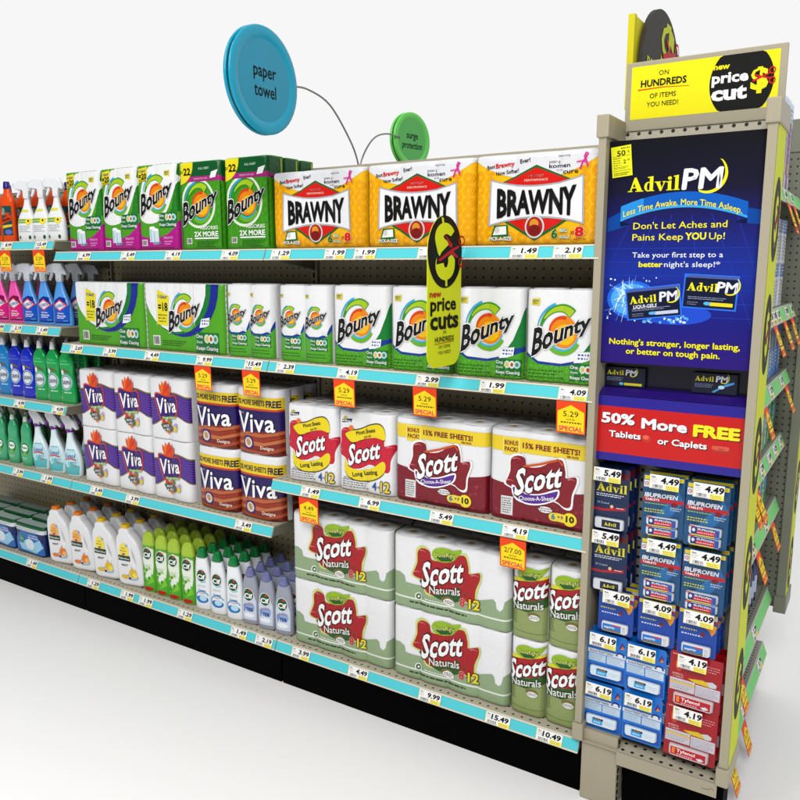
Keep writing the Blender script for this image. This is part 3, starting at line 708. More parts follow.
# ------------------------------------------------------------------ round dollar sign artwork
def dollar(A, cx, cy, rx, ry, l=3, yel='CFD92A', blk='1E1E16', red='C8283A', k=.86, ky=1.):
    """black oval with a cut-in-half dollar sign and red scissors"""
    A.ell(cx, cy, rx, ry, blk, l, n=40)
    def R(x, y): return (cx+rx*x*k, cy+ry*y*ky)
    def arc(x, y, a, b, t0, t1, n=14): return [R(x+a*math.cos(math.radians(t0+(t1-t0)*i/n)), y+b*math.sin(math.radians(t0+(t1-t0)*i/n))) for i in range(n+1)]
    A.poly([R(-.28, .95), R(-.13, .92), R(-.10, .76), R(-.22, .78)], yel, l+1)
    A.poly(arc(.0, .38, .70, .42, 30, 200)+[R(-.52, -.02), R(-.40, -.12), R(-.25, .0), R(.2, .2), R(.3, .25), R(-.05, .35), R(-.15, .42), R(-.05, .48), R(.1, .50), R(.38, .44)], yel, l+1)
    A.poly(arc(.0, -.36, .66, .42, 150, 360)+[R(.66, -.20), R(.45, -.05), R(.2, -.15), R(.2, -.3), R(.1, -.42), R(-.05, -.42), R(-.12, -.30), R(-.6, -.35)], yel, l+1)
    A.poly([R(.0, -.72), R(.14, -.72), R(.16, -.94), R(.02, -.95)], yel, l+1)
    A.poly([R(-.50, -.22), R(.45, .10), R(.95, .20), R(.95, .14), R(.55, .02), R(.9, -.12), R(.85, -.16), R(.3, -.06), R(-.35, -.26)], red, l+2)
    A.poly([R(-.05, .48), R(.05, .44), R(.5, .20), R(.42, .12), R(.25, .16)], red, l+2)
    A.ring(cx+rx*.98, cy+ry*.33, rx*.2, ry*.15, rx*.055, red, l+2, n=16); A.ring(cx+rx*.98, cy-ry*.28, rx*.2, ry*.15, rx*.055, red, l+2, n=16)
# flag hanging off the top strip, facing along the aisle
def capsule(w, top, bot, rt, rb, n=12):
    P = [(w/2*math.cos(PI*i/n), top-rt+rt*math.sin(PI*i/n)) for i in range(n+1)]
    P += [(-w/2+rb-rb*math.cos(PI/2*i/6), bot+rb-rb*math.sin(PI/2*i/6)) for i in range(7)]
    P += [(w/2-rb+rb*math.sin(PI/2*i/6), bot+rb-rb*math.cos(PI/2*i/6)) for i in range(7)]
    return P
A = Art()
A.text('new', -.056, .186, .019, 'D0302C', w=.066, bold=.03, l=4); A.text('price', -.008, .157, .040, '14140E', w=.150, bold=.030, l=4); A.text('cuts', .0, .110, .052, '14140E', w=.165, bold=.035, l=4)
A.text('ON', .0, .073, .011, '22220E', l=4, w=.02); A.text('HUNDREDS', .0, .053, .015, '22220E', w=.115, bold=.02, l=4); A.stroke([(-.06, .040), (.06, .042)], .002, 'D8502C', 4)
A.text('OF ITEMS', .0, .030, .010, '22220E', w=.07, l=4); A.text('YOU NEED!', .0, .013, .010, '22220E', w=.078, l=4)
for it in range(len(A.it)): A.it[it] = ([(a, b+.03) for a, b in A.it[it][0]],)+A.it[it][1:]
dollar(A, .0, .335, .102, .104, 3, yel='E6EE30')
mb = MB(); mb.prism(capsule(.204, .439, .0, .104, .05), 0, -.0015, 0, mat('E6EE30', 'paper'))
A.emit(mb, flatX(0.0), 'paper', eps=.0003)
o = obj('price_cut_flag', mb); o.location = (.797, -.107, 1.332)
tag(o, 'tall yellow flag with black dollar oval reading new price cuts', 'sign')

# ------------------------------------------------------------------ packs on the shelves
zt = lambda zb: zb+H+.001
place('towel_pack', pack_mesh('towel_pack', .224, .335, .10, 2, .004, 'F2F2F4', art_tall20(), side='62B32E', cores=False, top='EFC8E0'), 'paper towels', 'tall white and green towel pack with magenta foot', 'tall packs with magenta foot', [-1.052, -.822, -.592], zt(1.6464), rows=3)
place('towel_pack', pack_mesh('towel_pack', .216, .328, .085, 2, .003, '58AE2C', art_tall22(), side='4C9E28', cores=False, top='3F9A3A', ex=side22), 'paper towels', 'tall bright green towel pack with yellow 22 corner', 'tall green packs with yellow corner', [-.350, -.118], zt(1.6464), rows=3, dy=.088)
place('towel_pack', pack_mesh('towel_pack', .396, .262, .13, 3, .008, 'DFE0E6', art_brawny(), rnd=.016, side='F7BE14', cores=False, top='E4E5EA'), 'paper towels', 'wide yellow towel pack with white plaque reading BRAWNY', 'wide yellow towel packs', [.205, .612, 1.012], zt(1.6464), rows=2, dy=.135)
place('towel_pack', pack_mesh('towel_pack', .446, .272, .12, 5, .003, 'F1F2F4', art_wide18(), side='63B62E', top='E4E8F0', cores=False), 'paper towels', 'wide green and white towel pack with blue crescent', 'wide packs with blue crescent', [-.932, -.476], zt(1.2451), rows=2, dy=.125)
place('towel_pack', pack_mesh('towel_pack', .234, .272, .11, 2, .016, 'F2F3F5', art_roll(), rnd=.006), 'paper towels', 'narrow twin roll towel pack, white over green', 'narrow twin roll packs', [-.126, .138], zt(1.2451), rows=2, dy=.125)
place('towel_pack', pack_mesh('towel_pack', .232, .274, .12, 2, .007, 'F2F3F5', art_big(), rnd=.008), 'paper towels', 'broad white towel pack with large name, green foot', 'broad white towel packs', [.385, .625, .865, 1.105], zt(1.2451), rows=2, dy=.125)
place('towel_pack', pack_mesh('towel_pack', .232, .258, .10, 2, .010, 'F2F2F4', art_vivaP(), rnd=.008), 'paper towels', 'white twin roll pack with purple striped band', 'purple banded twin roll packs', [-1.056, -.822, -.588], 0, zs=[.652, .911], rows=2, dy=.115)
place('towel_roll', pack_mesh('towel_roll', .222, .258, .078, 1, .034, 'F2F2F4', art_vivaD(), rnd=.014), 'paper towels', 'purple and orange towel roll with yellow band', 'purple and orange towel rolls', [-.334, -.106], 0, zs=[.652, .911], rows=3, dy=.080)
place('tissue_pack', pack_mesh('tissue_pack', .234, .288, .10, 2, .009, 'F4F4F6', art_scottW(), rnd=.012), 'toilet paper', 'white tissue pack with red flag and yellow ribbon', 'white tissue packs with yellow ribbon', [.166, .403], zt(.7987), rows=3, dy=.085)
place('tissue_pack', pack_mesh('tissue_pack', .348, .288, .12, 3, .007, 'F0F0F2', art_scottR(), rnd=.014), 'toilet paper', 'wide white and dark red tissue pack, yellow band', 'wide dark red tissue packs', [.700, 1.052], zt(.7987), rows=2, dy=.125)
place('tissue_pack', pack_mesh('tissue_pack', .444, .259, .11, 4, .009, 'F2F2F4', art_nat(), rnd=.012, side='A2B893'), 'toilet paper', 'wide white and sage green tissue pack', 'wide sage green tissue packs', [.284, .738], 0, zs=[.194, .455], rows=2, dy=.115)
place('tissue_pack', pack_mesh('tissue_pack', .120, .259, .11, 1, .013, 'F4F4F6', art_nat1(), rnd=.012, side='A0AE74'), 'toilet paper', 'narrow green tissue pack with red name band', 'narrow green tissue packs', [1.026, 1.148], 0, zs=[.194, .455], rows=2, dy=.115)
# ------------------------------------------------------------------ bottles
def sell(hw, hd, xo, z, n=24, p=2.4, yo=0):
    R = []
    for k in range(n):
        t = 2*PI*k/n; c, s_ = math.cos(t), math.sin(t)
        R.append((xo+hw*math.copysign(abs(c)**(2/p), c), yo+hd*math.copysign(abs(s_)**(2/p), s_), z))
    return R
def interp(P, z):
    for a, b in zip(P, P[1:]):
        if a[0] <= z <= b[0]:
            t = (z-a[0])/max(b[0]-a[0], 1e-9); return [a[i]+(b[i]-a[i])*t for i in range(1, 4)]
    return list(P[-1][1:4])
def smooth_prof(P, k=3):
    out = []
    for i in range(len(P)-1):
        p0 = P[max(i-1, 0)]; p1 = P[i]; p2 = P[i+1]; p3 = P[min(i+2, len(P)-1)]
        for j in range(k):
            t = j/k
            o = [p1[0]+(p2[0]-p1[0])*t]
            for q in (1, 2, 3):
                m1 = (p2[q]-p0[q])/max(p2[0]-p0[0], 1e-6)*(p2[0]-p1[0]); m2 = (p3[q]-p1[q])/max(p3[0]-p1[0], 1e-6)*(p2[0]-p1[0])
                o.append((2*t**3-3*t**2+1)*p1[q]+(t**3-2*t**2+t)*m1+(-2*t**3+3*t**2)*p2[q]+(t**3-t**2)*m2)
            out.append(o)
    out.append(list(P[-1])); return out
DF = .72
def bottle_body(P, col, art=None, fin='gloss', smooth=True, p=2.6, bands=None):
    P = [(a[0], a[1], a[2]*DF, a[3]) for a in P]
    Q = smooth_prof(P) if smooth else [list(a) for a in P]
    mb = MB(); m = mat(col, fin) if isinstance(col, str) else col
    mf = None
    if bands: mf = lambda k: mat([c for z0, c in bands if Q[k][0] >= z0-1e-4][-1], fin)
    mb.loft([sell(a[1], a[2], a[3], a[0], p=p) for a in Q], m, mf=mf)
    if art:
        def surf(u, v, e):
            hw, hd, xo = interp(Q, v); a = min(1, abs(u-xo)/hw)
            return (u, -(hd*(max(0, 1-a**p))**(1/p))-e-.0003, v)
        cz = [Q[0][0]+(Q[-1][0]-Q[0][0])*i/14 for i in range(1, 14)]
        art.emit(mb, surf, 'gloss', cuts=([i*.006 for i in range(-10, 11)], cz), eps=.0003)
    return mb
def curve_solid(loops, ext, bev, col, fin='gloss', mb=None):
    cu = bpy.data.curves.new('t', 'CURVE'); cu.dimensions = '2D'; cu.fill_mode = 'BOTH'; cu.extrude = ext; cu.bevel_depth = bev; cu.bevel_resolution = 2
    for L in loops:
        sp = cu.splines.new('POLY'); sp.points.add(len(L)-1); sp.use_cyclic_u = True
        for q, p in zip(sp.points, L): q.co = (p[0], p[1], 0, 1)
    o = bpy.data.objects.new('t', cu); COL.objects.link(o); dg = bpy.context.evaluated_depsgraph_get(); dg.update()
    me = bpy.data.meshes.new_from_object(o.evaluated_get(dg))
    mb = mb or MB(); i = mb.mi(mat(col, fin)); vs = [mb.bm.verts.new((v.co.x, -v.co.z, v.co.y)) for v in me.vertices]
    for p in me.polygons:
        try: f = mb.bm.faces.new([vs[k] for k in p.vertices]); f.material_index = i; f.smooth = True
        except ValueError: pass
    bpy.data.objects.remove(o); bpy.data.curves.remove(cu); bpy.data.meshes.remove(me)
    return mb
def tree(name, parts):
    e = bpy.data.objects.new(name, None); COL.objects.link(e); e.empty_display_size = .03
    for n, mb in parts: obj(n, mb, e)
    return e
def spray_head(z, xo, col, col2=None):
    body = [(xo-.013, z), (xo-.013, z+.020), (xo-.016, z+.032), (xo-.030, z+.036), (xo-.062, z+.038), (xo-.068, z+.044), (xo-.066, z+.058), (xo-.052, z+.066), (xo-.020, z+.071), (xo+.016, z+.070), (xo+.030, z+.052), (xo+.042, z+.030), (xo+.038, z+.026), (xo+.022, z+.034), (xo+.013, z+.022), (xo+.013, z)]
    mb = curve_solid([body], .006, .004, col)
    tr = [(xo-.034, z+.040), (xo-.046, z+.040), (xo-.050, z+.022), (xo-.060, z+.002), (xo-.054, z-.001), (xo-.042, z+.018)]
    curve_solid([tr], .003, .002, col2 or col, mb=mb)
    for k in range(3): mb.loft([sell(.0155, .0155, xo, z-.008+a, 16, 2) for a in (0, .006)], mat(col2 or col, 'gloss'), smooth=False) if k == 0 else None
    return mb
def nozzle(z, xo, col):
    mb = MB(); mb.box(xo-.077, xo-.066, -.009, .009, z+.042, z+.062, mat(col, 'gloss'), .0015); return mb
def spray(kind):
    if kind == 'white':
        P = [(0, .052, .026, 0), (.006, .054, .028, 0), (.06, .053, .028, 0), (.10, .048, .026, 0), (.135, .030, .022, .004), (.165, .017, .016, .008), (.20, .013, .013, .010), (.205, .013, .013, .010)]
        A = Art(); A.rect(-.022, .132-.0, .026, .142, 'E6E04A', 2); A.rect(-.042, .082, .012, .100, '8FB83A', 2); A.rect(-.042, .094, .044, .101, 'E8DC3A', 1); A.ell(.024, .088, .016, .014, 'F0E04A', 3); A.ell(.026, .092, .005, .005, '5A3A1E', 4)
        A.tiny(-.032, .04, .034, .072, 4, '8A9098', 2, fill=.35); A.ell(-.030, .018, .006, .008, '3F8A4A', 2); A.ell(.03, .018, .007, .009, '2C6A4A', 2); A.text('bleach free', -.014, .091, .006, 'F4F8EC', w=.044, bold=.01, l=3)
        return tree('spray_bottle', [('bottle_body', bottle_body(P, 'ECEEF0', A)), ('spray_head', spray_head(.200, .010, 'E8EAED')), ('nozzle', nozzle(.200, .010, 'D8DADD'))])
    if kind in ('pink', 'blue'):
        c, c2, c3 = ('D8208C', 'F06AB8', '8A1060') if kind == 'pink' else ('1C62C8', '66A8E8', '0C3E9C')
        P = [(0, .050, .026, .004), (.005, .052, .028, .004), (.06, .052, .028, .002), (.11, .044, .026, -.004), (.15, .030, .022, -.008), (.175, .022, .018, -.009), (.2, .015, .014, -.009), (.212, .015, .014, -.009)]
        A = Art(); A.poly([(-.046, .012), (.048, .012), (.049, .05), (.046, .09), (.034, .125), (.0, .132), (-.032, .115), (-.044, .085)], c3, 1)
        A.poly([(-.044, .02), (.046, .02), (.047, .05), (.044, .088), (.0, .10), (-.042, .08)], c, 2)
        A.poly([(-.040, .092), (.0, .120), (.040, .092), (.0, .066)], 'E8502A', 3); A.poly([(-.033, .092), (.0, .113), (.033, .092), (.0, .072)], 'DDE6F2', 4)
        A.text('CLOROX', 0, .092, .013, '1C4A9C', w=.058, bold=.03, l=6, rot=.2, out=.04, oc='F4F4F8')
        A.text('Kitchen', .004, .058, .007, 'FFFFFF', w=.035, bold=.01, l=5); A.text('Clean-Up', .006, .046, .008, 'FFFFFF', w=.048, bold=.02, l=5); A.tiny(-.018, .032, .022, .040, 1, 'FFFFFF', 5); A.tiny(.018, .020, .042, .027, 1, '7AD8C8', 5)
        return tree('spray_bottle', [('bottle_body', bottle_body(P, c2, A)), ('spray_head', spray_head(.207, -.009, 'D4D8DE'))])
    P = [(0, .044, .026, .002), (.005, .046, .028, .002), (.05, .052, .029, 0), (.09, .050, .028, -.002), (.13, .036, .024, -.006), (.17, .020, .017, -.012), (.195, .015, .014, -.014), (.215, .014, .013, -.014)]
    A = Art(); A.poly([(-.036, .008), (.040, .008), (.046, .05), (.042, .09), (.022, .128), (-.030, .125), (-.044, .09), (-.046, .05)], 'BFE4EA', 1)
    A.poly([(-.036, .008), (.040, .008), (.046, .05), (.0, .066), (-.045, .052)], '63C2C8', 2); A.ell(-.018, .054, .012, .013, 'D8F0F2', 3); A.ell(-.012, .056, .010, .012, '8FD4DA', 4)
    A.text('Lysol', -.002, .098, .020, '1E5AB0', w=.055, bold=.03, l=5, sh=.15, out=.04, oc='F4FAFC'); A.stroke([(-.034, .078), (0, .084), (.032, .079)], .006, 'D8343C', 4); A.text('fresh', .02, .050, .008, 'F06A4A', bold=.03, l=5, rot=-.1)
    A.tiny(-.0, .062, .036, .072, 2, '2A6AB8', 5, fill=.4); A.tiny(-.02, .122, .02, .13, 1, '5AA8D0', 4)
    col = MB(); col.loft([sell(.0165, .0165, -.014, z, 16, 2) for z in (.208, .222)], mat('7A2A9C', 'gloss'), smooth=False)
    sp = [(-.028, .220), (-.032, .24), (-.050, .262), (-.056, .276), (-.050, .284), (-.010, .284), (.012, .262), (.034, .228), (.030, .224), (.010, .238), (-.002, .228), (-.002, .220)]
    head = curve_solid([sp], .006, .004, 'E4E6EA'); curve_solid([[(-.040, .262), (-.056, .244), (-.064, .224), (-.058, .222), (-.046, .240), (-.034, .252)]], .003, .002, '7A2A9C', mb=head)
    return tree('spray_bottle', [('bottle_body', bottle_body(P, 'E4F2F6', A)), ('collar', col), ('spray_head', head)])
def cap_part(z0, z1, r0, r1, xo, col, rd=None, n=20, p=2):
    mb = MB(); rd0, rd1 = (r0, r1) if rd is None else rd
    mb.loft([sell(r0, rd0, xo, z0, n, p), sell(r0, rd0, xo, z0+(z1-z0)*.12, n, p), sell(r1, rd1, xo, z1-(z1-z0)*.12, n, p), sell(r1*.85, rd1*.85, xo, z1, n, p)], mat(col, 'gloss')); return mb
def soap(col, dk, hi):
    P = [(0, .040, .022, 0), (.005, .043, .024, 0), (.04, .045, .025, 0), (.09, .041, .023, -.001), (.14, .037, .021, -.003), (.17, .040, .022, -.004), (.20, .041, .022, -.005), (.225, .030, .019, -.005), (.243, .014, .013, -.005), (.248, .012, .012, -.005)]
    A = Art(); A.ell(0, .100, .031, .036, 'B9C9D6', 2); A.ell(0, .100, .026, .031, dk, 3); A.ell(0, .100, .024, .028, 'DDE6EC', 4); A.text('DAWN', 0, .100, .020, '2A4060', w=.046, bold=.03, l=6, out=.03, oc='FFFFFF')
    A.text('ULTRA', -.004, .198, .008, hi, w=.036, bold=.01, l=3); A.tiny(-.03, .178, .026, .190, 1, hi, 3); A.poly([(-.026, .158), (-.012, .150), (.02, .142), (.022, .150), (-.008, .162)], '7A6A4A', 3); A.ell(-.020, .145, .008, .012, 'E4E8EA', 3)
    A.tiny(-.012, .048, .028, .058, 1, 'F4F8FA', 3); A.tiny(-.036, .010, -.026, .035, 3, 'E8F0F4', 3); A.ring(0, .10, .034, .04, .0012, hi, 2)
    return tree('dish_soap_bottle', [('bottle_body', bottle_body(P, col, A, 'liquid')), ('cap', cap_part(.246, .284, .013, .009, -.005, 'E6E8EA'))])
def soap2():
    P = [(0, .030, .020, 0), (.005, .033, .022, 0), (.04, .039, .024, 0), (.09, .038, .024, 0), (.14, .030, .020, 0), (.17, .031, .02, 0), (.195, .024, .017, 0), (.215, .013, .012, 0), (.222, .012, .012, 0)]
    A = Art(); A.ell(0, .085, .027, .030, '2E8A50', 2); A.ell(0, .09, .021, .018, 'E8F4EC', 3); A.text('Palm', 0, .092, .012, '1E6A3A', w=.034, bold=.02, l=5); A.ell(0, .062, .012, .008, '7AC04A', 4); A.tiny(-.018, .03, .018, .045, 2, 'D8F0DC', 3); A.ring(0, .085, .030, .036, .001, 'A8E0BC', 2)
    return tree('dish_soap_bottle', [('bottle_body', bottle_body(P, '4DB484', A, 'liquid')), ('cap', cap_part(.220, .246, .012, .009, 0, 'D8E6DE')), ('cap_tip', cap_part(.246, .256, .006, .004, 0, '3FA03C'))])
def cleaner():
    P = [(0, .034, .028, 0), (.005, .037, .030, 0), (.05, .038, .030, 0), (.16, .038, .030, 0), (.185, .038, .030, 0), (.205, .033, .026, 0), (.225, .020, .018, 0), (.245, .016, .016, 0)]
    A = Art(); A.rect(-.032, .03, .032, .165, '2E5A58', 1); A.poly([(-.028, .08), (.03, .10), (.03, .125), (-.028, .10)], 'E0501C', 3); A.text('Mr', .012, .128, .016, 'E8641E', bold=.04, l=4, rot=.2); A.text('Muscle', 0, .103, .013, '301810', w=.05, bold=.03, l=5, rot=.25)
    A.poly([(-.03, .06), (.03, .07), (.032, .08), (-.03, .075)], 'E8C94A', 2); A.ell(-.012, .14, .012, .018, '8AA89A', 2); A.ell(.012, .045, .018, .012, '6A7ED0', 3); A.ell(-.02, .13, .005, .006, 'E8B4C8', 4)
    return tree('cleaner_bottle', [('bottle_body', bottle_body(P, 'E8601E', A, p=2.1)), ('cap', cap_part(.243, .276, .016, .014, 0, '3A2A8C', p=2))])
def jug(orange):
    o, o2 = ('E8892A', 'F6BC6A') if orange else ('E6C22A', 'F4E25A')
    out = cr([(-.060, .004), (-.068, .06), (-.073, .13), (-.074, .18), (-.070, .215), (-.056, .238), (-.050, .258), (-.018, .258), (-.006, .240), (.022, .215), (.044, .185), (.060, .14), (.068, .08), (.070, .03), (.066, .004), (.0, .000)], 3)
    hole = cr([(.004, .176), (.002, .150), (.012, .115), (.030, .088), (.040, .092), (.042, .115), (.034, .145), (.020, .174), (.010, .186)], 3)
    body = curve_solid([[(x*.92, .012+z*.94) for x, z in out], hole], .014, .012, 'E9EAEC')
    A = Art(); A.ell(-.028, .168, .026, .032, o2, 2); A.rect(-.054, .12, -.002, .168, o2, 2); A.text('lemon' if not orange else 'orange', -.030, .178, .006, '6A4A1A', l=4); A.ell(-.012, .190, .006, .006, '8AB4E0', 4); A.tiny(-.048, .16, -.014, .168, 1, '8A6A2A', 4)
    A.rect(-.062, .118, .006, .142, '123F28', 4); A.text('Palmolive', -.028, .130, .011, 'E8F2EA', w=.060, bold=.01, l=6); A.ell(-.032, .148, .006, .005, 'D04060', 5); A.ell(-.026, .150, .005, .004, '3A6AC8', 6)
    A.text('eco+', -.026, .100, .013, '222A30', w=.036, bold=.02, l=5, sp=1.0)
    A.ell(.016, .062, .020, .020, o, 4); A.ell(.030, .055, .014, .013, o2, 5); A.poly([(.004, .07), (.012, .095), (.02, .078), (.034, .082), (.042, .06), (.03, .07)], o, 5); A.ring(.014, .045, .034, .014, .005, '8CC0E8', 3); A.ell(-.028, .042, .022, .009, o, 4); A.ell(.0, .038, .006, .006, '28304A', 6)
    A.emit(body, flat(-.0265), 'gloss')
    return tree('detergent_jug', [('jug_body', body), ('cap', cap_part(.254, .282, .019, .018, -.034, o, p=3))])
def cif(kind):
    if kind == 'green':
        P = [(0, .034, .022, 0), (.005, .036, .024, 0), (.03, .037, .025, 0), (.10, .037, .025, 0), (.17, .036, .024, 0), (.215, .034, .023, 0), (.216, .0345, .0235, 0), (.245, .031, .022, 0), (.265, .023, .018, 0), (.276, .010, .010, 0)]
        A = Art(); A.poly([(-.034, .012), (.034, .012), (.034, .10), (.015, .07), (-.01, .055), (-.034, .12)], '5AB82C', 2); A.ell(0, .016, .026, .009, 'C8242C', 4); A.poly([(-.03, .15), (-.01, .09), (-.02, .06), (.02, .04), (.03, .12), (.03, .2), (.0, .21)], 'EAF2E4', 1)
        for q in range(6): A.ell(-.018+.012*(q % 3), .05+.02*(q//3)+.008*q, .006, .007, ('3F9A2C', 'A8D84A')[q % 2], 4)
        A.poly([(-.01, .03), (.03, .05), (.02, .09), (.01, .06)], '8AD03A', 4); A.tiny(-.015, .105, .02, .128, 3, '4A8A3A', 3, fill=.3)
        bands = [(-1, '72B236'), (.215, 'B0CC4A')]
        body = bottle_body(P, '7CC63A', None, 'gloss', bands=bands)
    elif kind == 'white':
        P = [(0, .038, .024, 0), (.005, .041, .026, 0), (.06, .041, .026, 0), (.12, .040, .025, 0), (.18, .035, .023, -.003), (.225, .027, .02, -.006), (.232, .025, .019, -.006)]
        A = Art(); A.ell(.0, .045, .030, .016, '2C84C8', 2); A.ell(.005, .05, .018, .012, 'BFE2F4', 3); A.ring(0, .055, .034, .028, .005, '5AB0DC', 2, a0=20, a1=250); A.text('Cream', 0, .085, .010, '3A8AC0', bold=.02, l=4); A.text('Original', 0, .073, .007, 'D84A5A', l=4)
        A.stroke([(-.02, .13), (.0, .12), (.02, .125)], .006, '8FD0E8', 2); A.tiny(-.02, .098, .02, .11, 2, '88A8C0', 3, fill=.3)
        body = bottle_body(P, 'EEF2F5', None)
    else:
        P = [(0, .036, .022, 0), (.005, .040, .025, 0), (.05, .041, .026, 0), (.11, .041, .026, 0), (.16, .036, .023, 0), (.195, .028, .02, 0), (.205, .024, .018, 0)]
        A = Art(); A.poly([(-.032, .02), (.032, .02), (.033, .10), (.02, .14), (-.02, .14), (-.033, .10)], 'D4DCEC', 1); A.ell(.006, .075, .020, .020, '9AB8DC', 2); A.text('75%', .004, .066, .014, '3A4A9C', w=.03, bold=.04, l=5); A.tiny(-.014, .082, .022, .092, 2, 'D8503A', 4, fill=.4); A.poly([(-.025, .05), (-.01, .07), (-.015, .09), (-.028, .08)], '8AA0D0', 3); A.ell(.0, .04, .024, .010, 'F0F4FA', 2)
        body = bottle_body(P, 'A6AAB8', None)
    zz = {'green': .178, 'white': .150, 'lilac': .128}[kind]
    A.ell(0, zz, .025, .028, 'F0F6EE', 5); A.ell(0, zz, .0225, .0255, '16603C', 6); A.text('Cif', 0, zz-.004, .020, 'FFFFFF', w=.036, bold=.03, l=8); A.poly([(.0, zz+.017), (.006, zz+.024), (.012, zz+.017), (.006, zz+.012)], 'E0302C', 8)
    Q = smooth_prof(P)
    def surf(u, v, e):
        hw, hd, xo = interp(Q, v); hd *= DF; a = min(1, abs(u-xo)/hw); return (u, -(hd*(max(0, 1-a**2.6))**(1/2.6))-e-.0003, v)
    A.emit(body, surf, 'gloss', cuts=([i*.006 for i in range(-10, 11)], [i*.02 for i in range(1, 13)]), eps=.0003)
    parts = [('bottle_body', body)]
    if kind == 'white': parts.append(('cap', cap_part(.228, .268, .024, .015, -.004, '1E8A4C', (.018, .012), p=3)))
    if kind == 'lilac': parts.append(('cap', cap_part(.202, .238, .023, .013, 0, '7E84B0', (.017, .011), p=2.4)))
    return tree('cream_cleaner_bottle' if kind != 'green' else 'cleaner_spray_can', parts)
def pouch():
    W_, H_ = .235, .155; A = Art()
    A.rect(-W_/2, .138, W_/2, H_, '0E6A40', 2); A.rect(-W_/2, .118, W_/2, .138, 'E4ECEE', 2); A.poly([(-W_/2+.02, .01), (W_/2-.004, .01), (W_/2-.008, .07), (.06, .115), (-.06, .115), (-W_/2+.008, .07)], '2A7CC8', 3)
    A.poly([(-.06, .02), (.06, .015), (.11, .05), (.09, .09), (.03, .06), (-.02, .075), (-.08, .05)], 'A8D8F0', 4); A.ell(.01, .055, .035, .028, 'E4F2FA', 5); A.ell(-.055, .075, .022, .024, '2E9A8A', 5); A.text('9 in 1', -.055, .076, .009, 'FFFFFF', bold=.02, l=6); A.text('ULTIMATE', .04, .102, .010, 'DDF0FA', w=.07, bold=.01, l=5); A.tiny(.0, .085, .08, .095, 1, 'FFFFFF', 5)
    A.tiny(-.1, .12, .1, .135, 2, '6A8A9A', 3, fill=.3)
    return pack_mesh('tablet_box', W_, H_, .06, 1, .004, '12306E', A, side='12306E', top='B4C8C4', cores=False)
S = zt
def pl(t, *a, **k): k.setdefault('rz', .16); place(t.name, t, *a, **k)
def kit():
    XA = [-1.285, -1.395, -1.505]
    pl(spray('white'), 'spray bottle', 'white trigger spray bottle on the top left shelf', 'white spray bottles', XA[::-1], S(1.6954), y0=.075)
    pl(cleaner(), 'cleaner bottle', 'orange blue-capped bottle at the top shelf front', 'orange cleaner bottles', [-2.03, -1.94, -1.85, -1.745, -1.645], S(1.6954), y0=.075, rows=1)
    c2 = cleaner(); c2.name = 'cleaner_bottle'
    pl(c2, 'cleaner bottle', 'orange blue-capped bottle behind the white sprays', 'orange cleaner bottles behind', [-2.02, -1.90, -1.78, -1.665, -1.545, -1.425], S(1.6954), y0=.165, rows=2, dy=.075)
    pl(spray('pink'), 'spray bottle', 'pink trigger spray bottle with red diamond label', 'pink spray bottles', [-2.00, -1.88, -1.76, -1.640], S(1.315), y0=.075)
    pl(spray('blue'), 'spray bottle', 'blue trigger spray bottle with red diamond label', 'blue spray bottles', [-1.525, -1.405, -1.285], S(1.315), y0=.075, rows=3, dy=.085)
    pl(spray('pink'), 'spray bottle', 'pink spray bottle in shade behind the front sprays', 'pink spray bottles behind', [-1.96, -1.84, -1.72, -1.60], S(1.315), y0=.19)
    pl(soap('1C8ACC', '0E5A94', '8AD0F0'), 'dish soap', 'light blue dish soap bottle with silver badge', 'light blue dish soap bottles', [-1.98, -1.88, -1.775], S(.9561), y0=.07, rows=3, dy=.075)
    pl(soap('1634C4', '0C1E80', '6A8AF0'), 'dish soap', 'deep blue dish soap bottle with silver oval badge', 'deep blue dish soap bottles', [-1.675, -1.575], S(.9561), y0=.07, rows=3, dy=.075)
    pl(soap('12A85C', '0A6A38', '7AE8A8'), 'dish soap', 'green dish soap bottle with silver oval badge', 'green dish soap bottles', [-1.475, -1.375, -1.275], S(.9561), y0=.07, rows=3, dy=.075)
    pl(soap2(), 'dish soap', 'slim pale green dish soap bottle with green tip', 'slim pale green dish soap bottles', [-2.06, -1.96, -1.86, -1.755, -1.645], S(.6107), y0=.07, rows=3, dy=.075)
    pl(spray('aqua'), 'spray bottle', 'aqua and white spray bottle with purple collar', 'aqua spray bottles with purple collar', [-1.535, -1.410, -1.285], S(.6107), y0=.075, rows=2, dy=.09)
    place('tablet_box', pouch(), 'dishwasher tablets', 'dark blue and green tablet box on bottom deck', 'dishwasher tablet boxes', [-2.145, -1.900, -1.655], 0.193, rows=3, dy=.085)
    pl(jug(True), 'detergent jug', 'white handled jug with orange cap', 'white jugs with orange caps', [-1.415, -1.243], .193, y0=.075, rows=3, dy=.085)
    pl(jug(False), 'detergent jug', 'white handled jug with yellow cap', 'white jugs with yellow caps', [-1.073, -.905], .193, y0=.075, rows=3, dy=.085)
    pl(cif('green'), 'cleaner bottle', 'lime green cleaner bottle with dark green badge', 'lime green cleaner bottles', [-.783, -.701, -.620, -.536], .193, y0=.07, rows=4, dy=.062)
    pl(cif('white'), 'cleaner bottle', 'white cream cleaner bottle with green cap', 'white cleaner bottles with green caps', [-.448, -.358, -.268], .193, y0=.07, rows=4, dy=.062)
    pl(cif('lilac'), 'cleaner bottle', 'silver lilac cleaner bottle with violet cap', 'lilac cleaner bottles with violet caps', [-.183, -.095, -.007], .193, y0=.07, rows=4, dy=.062)
kit()

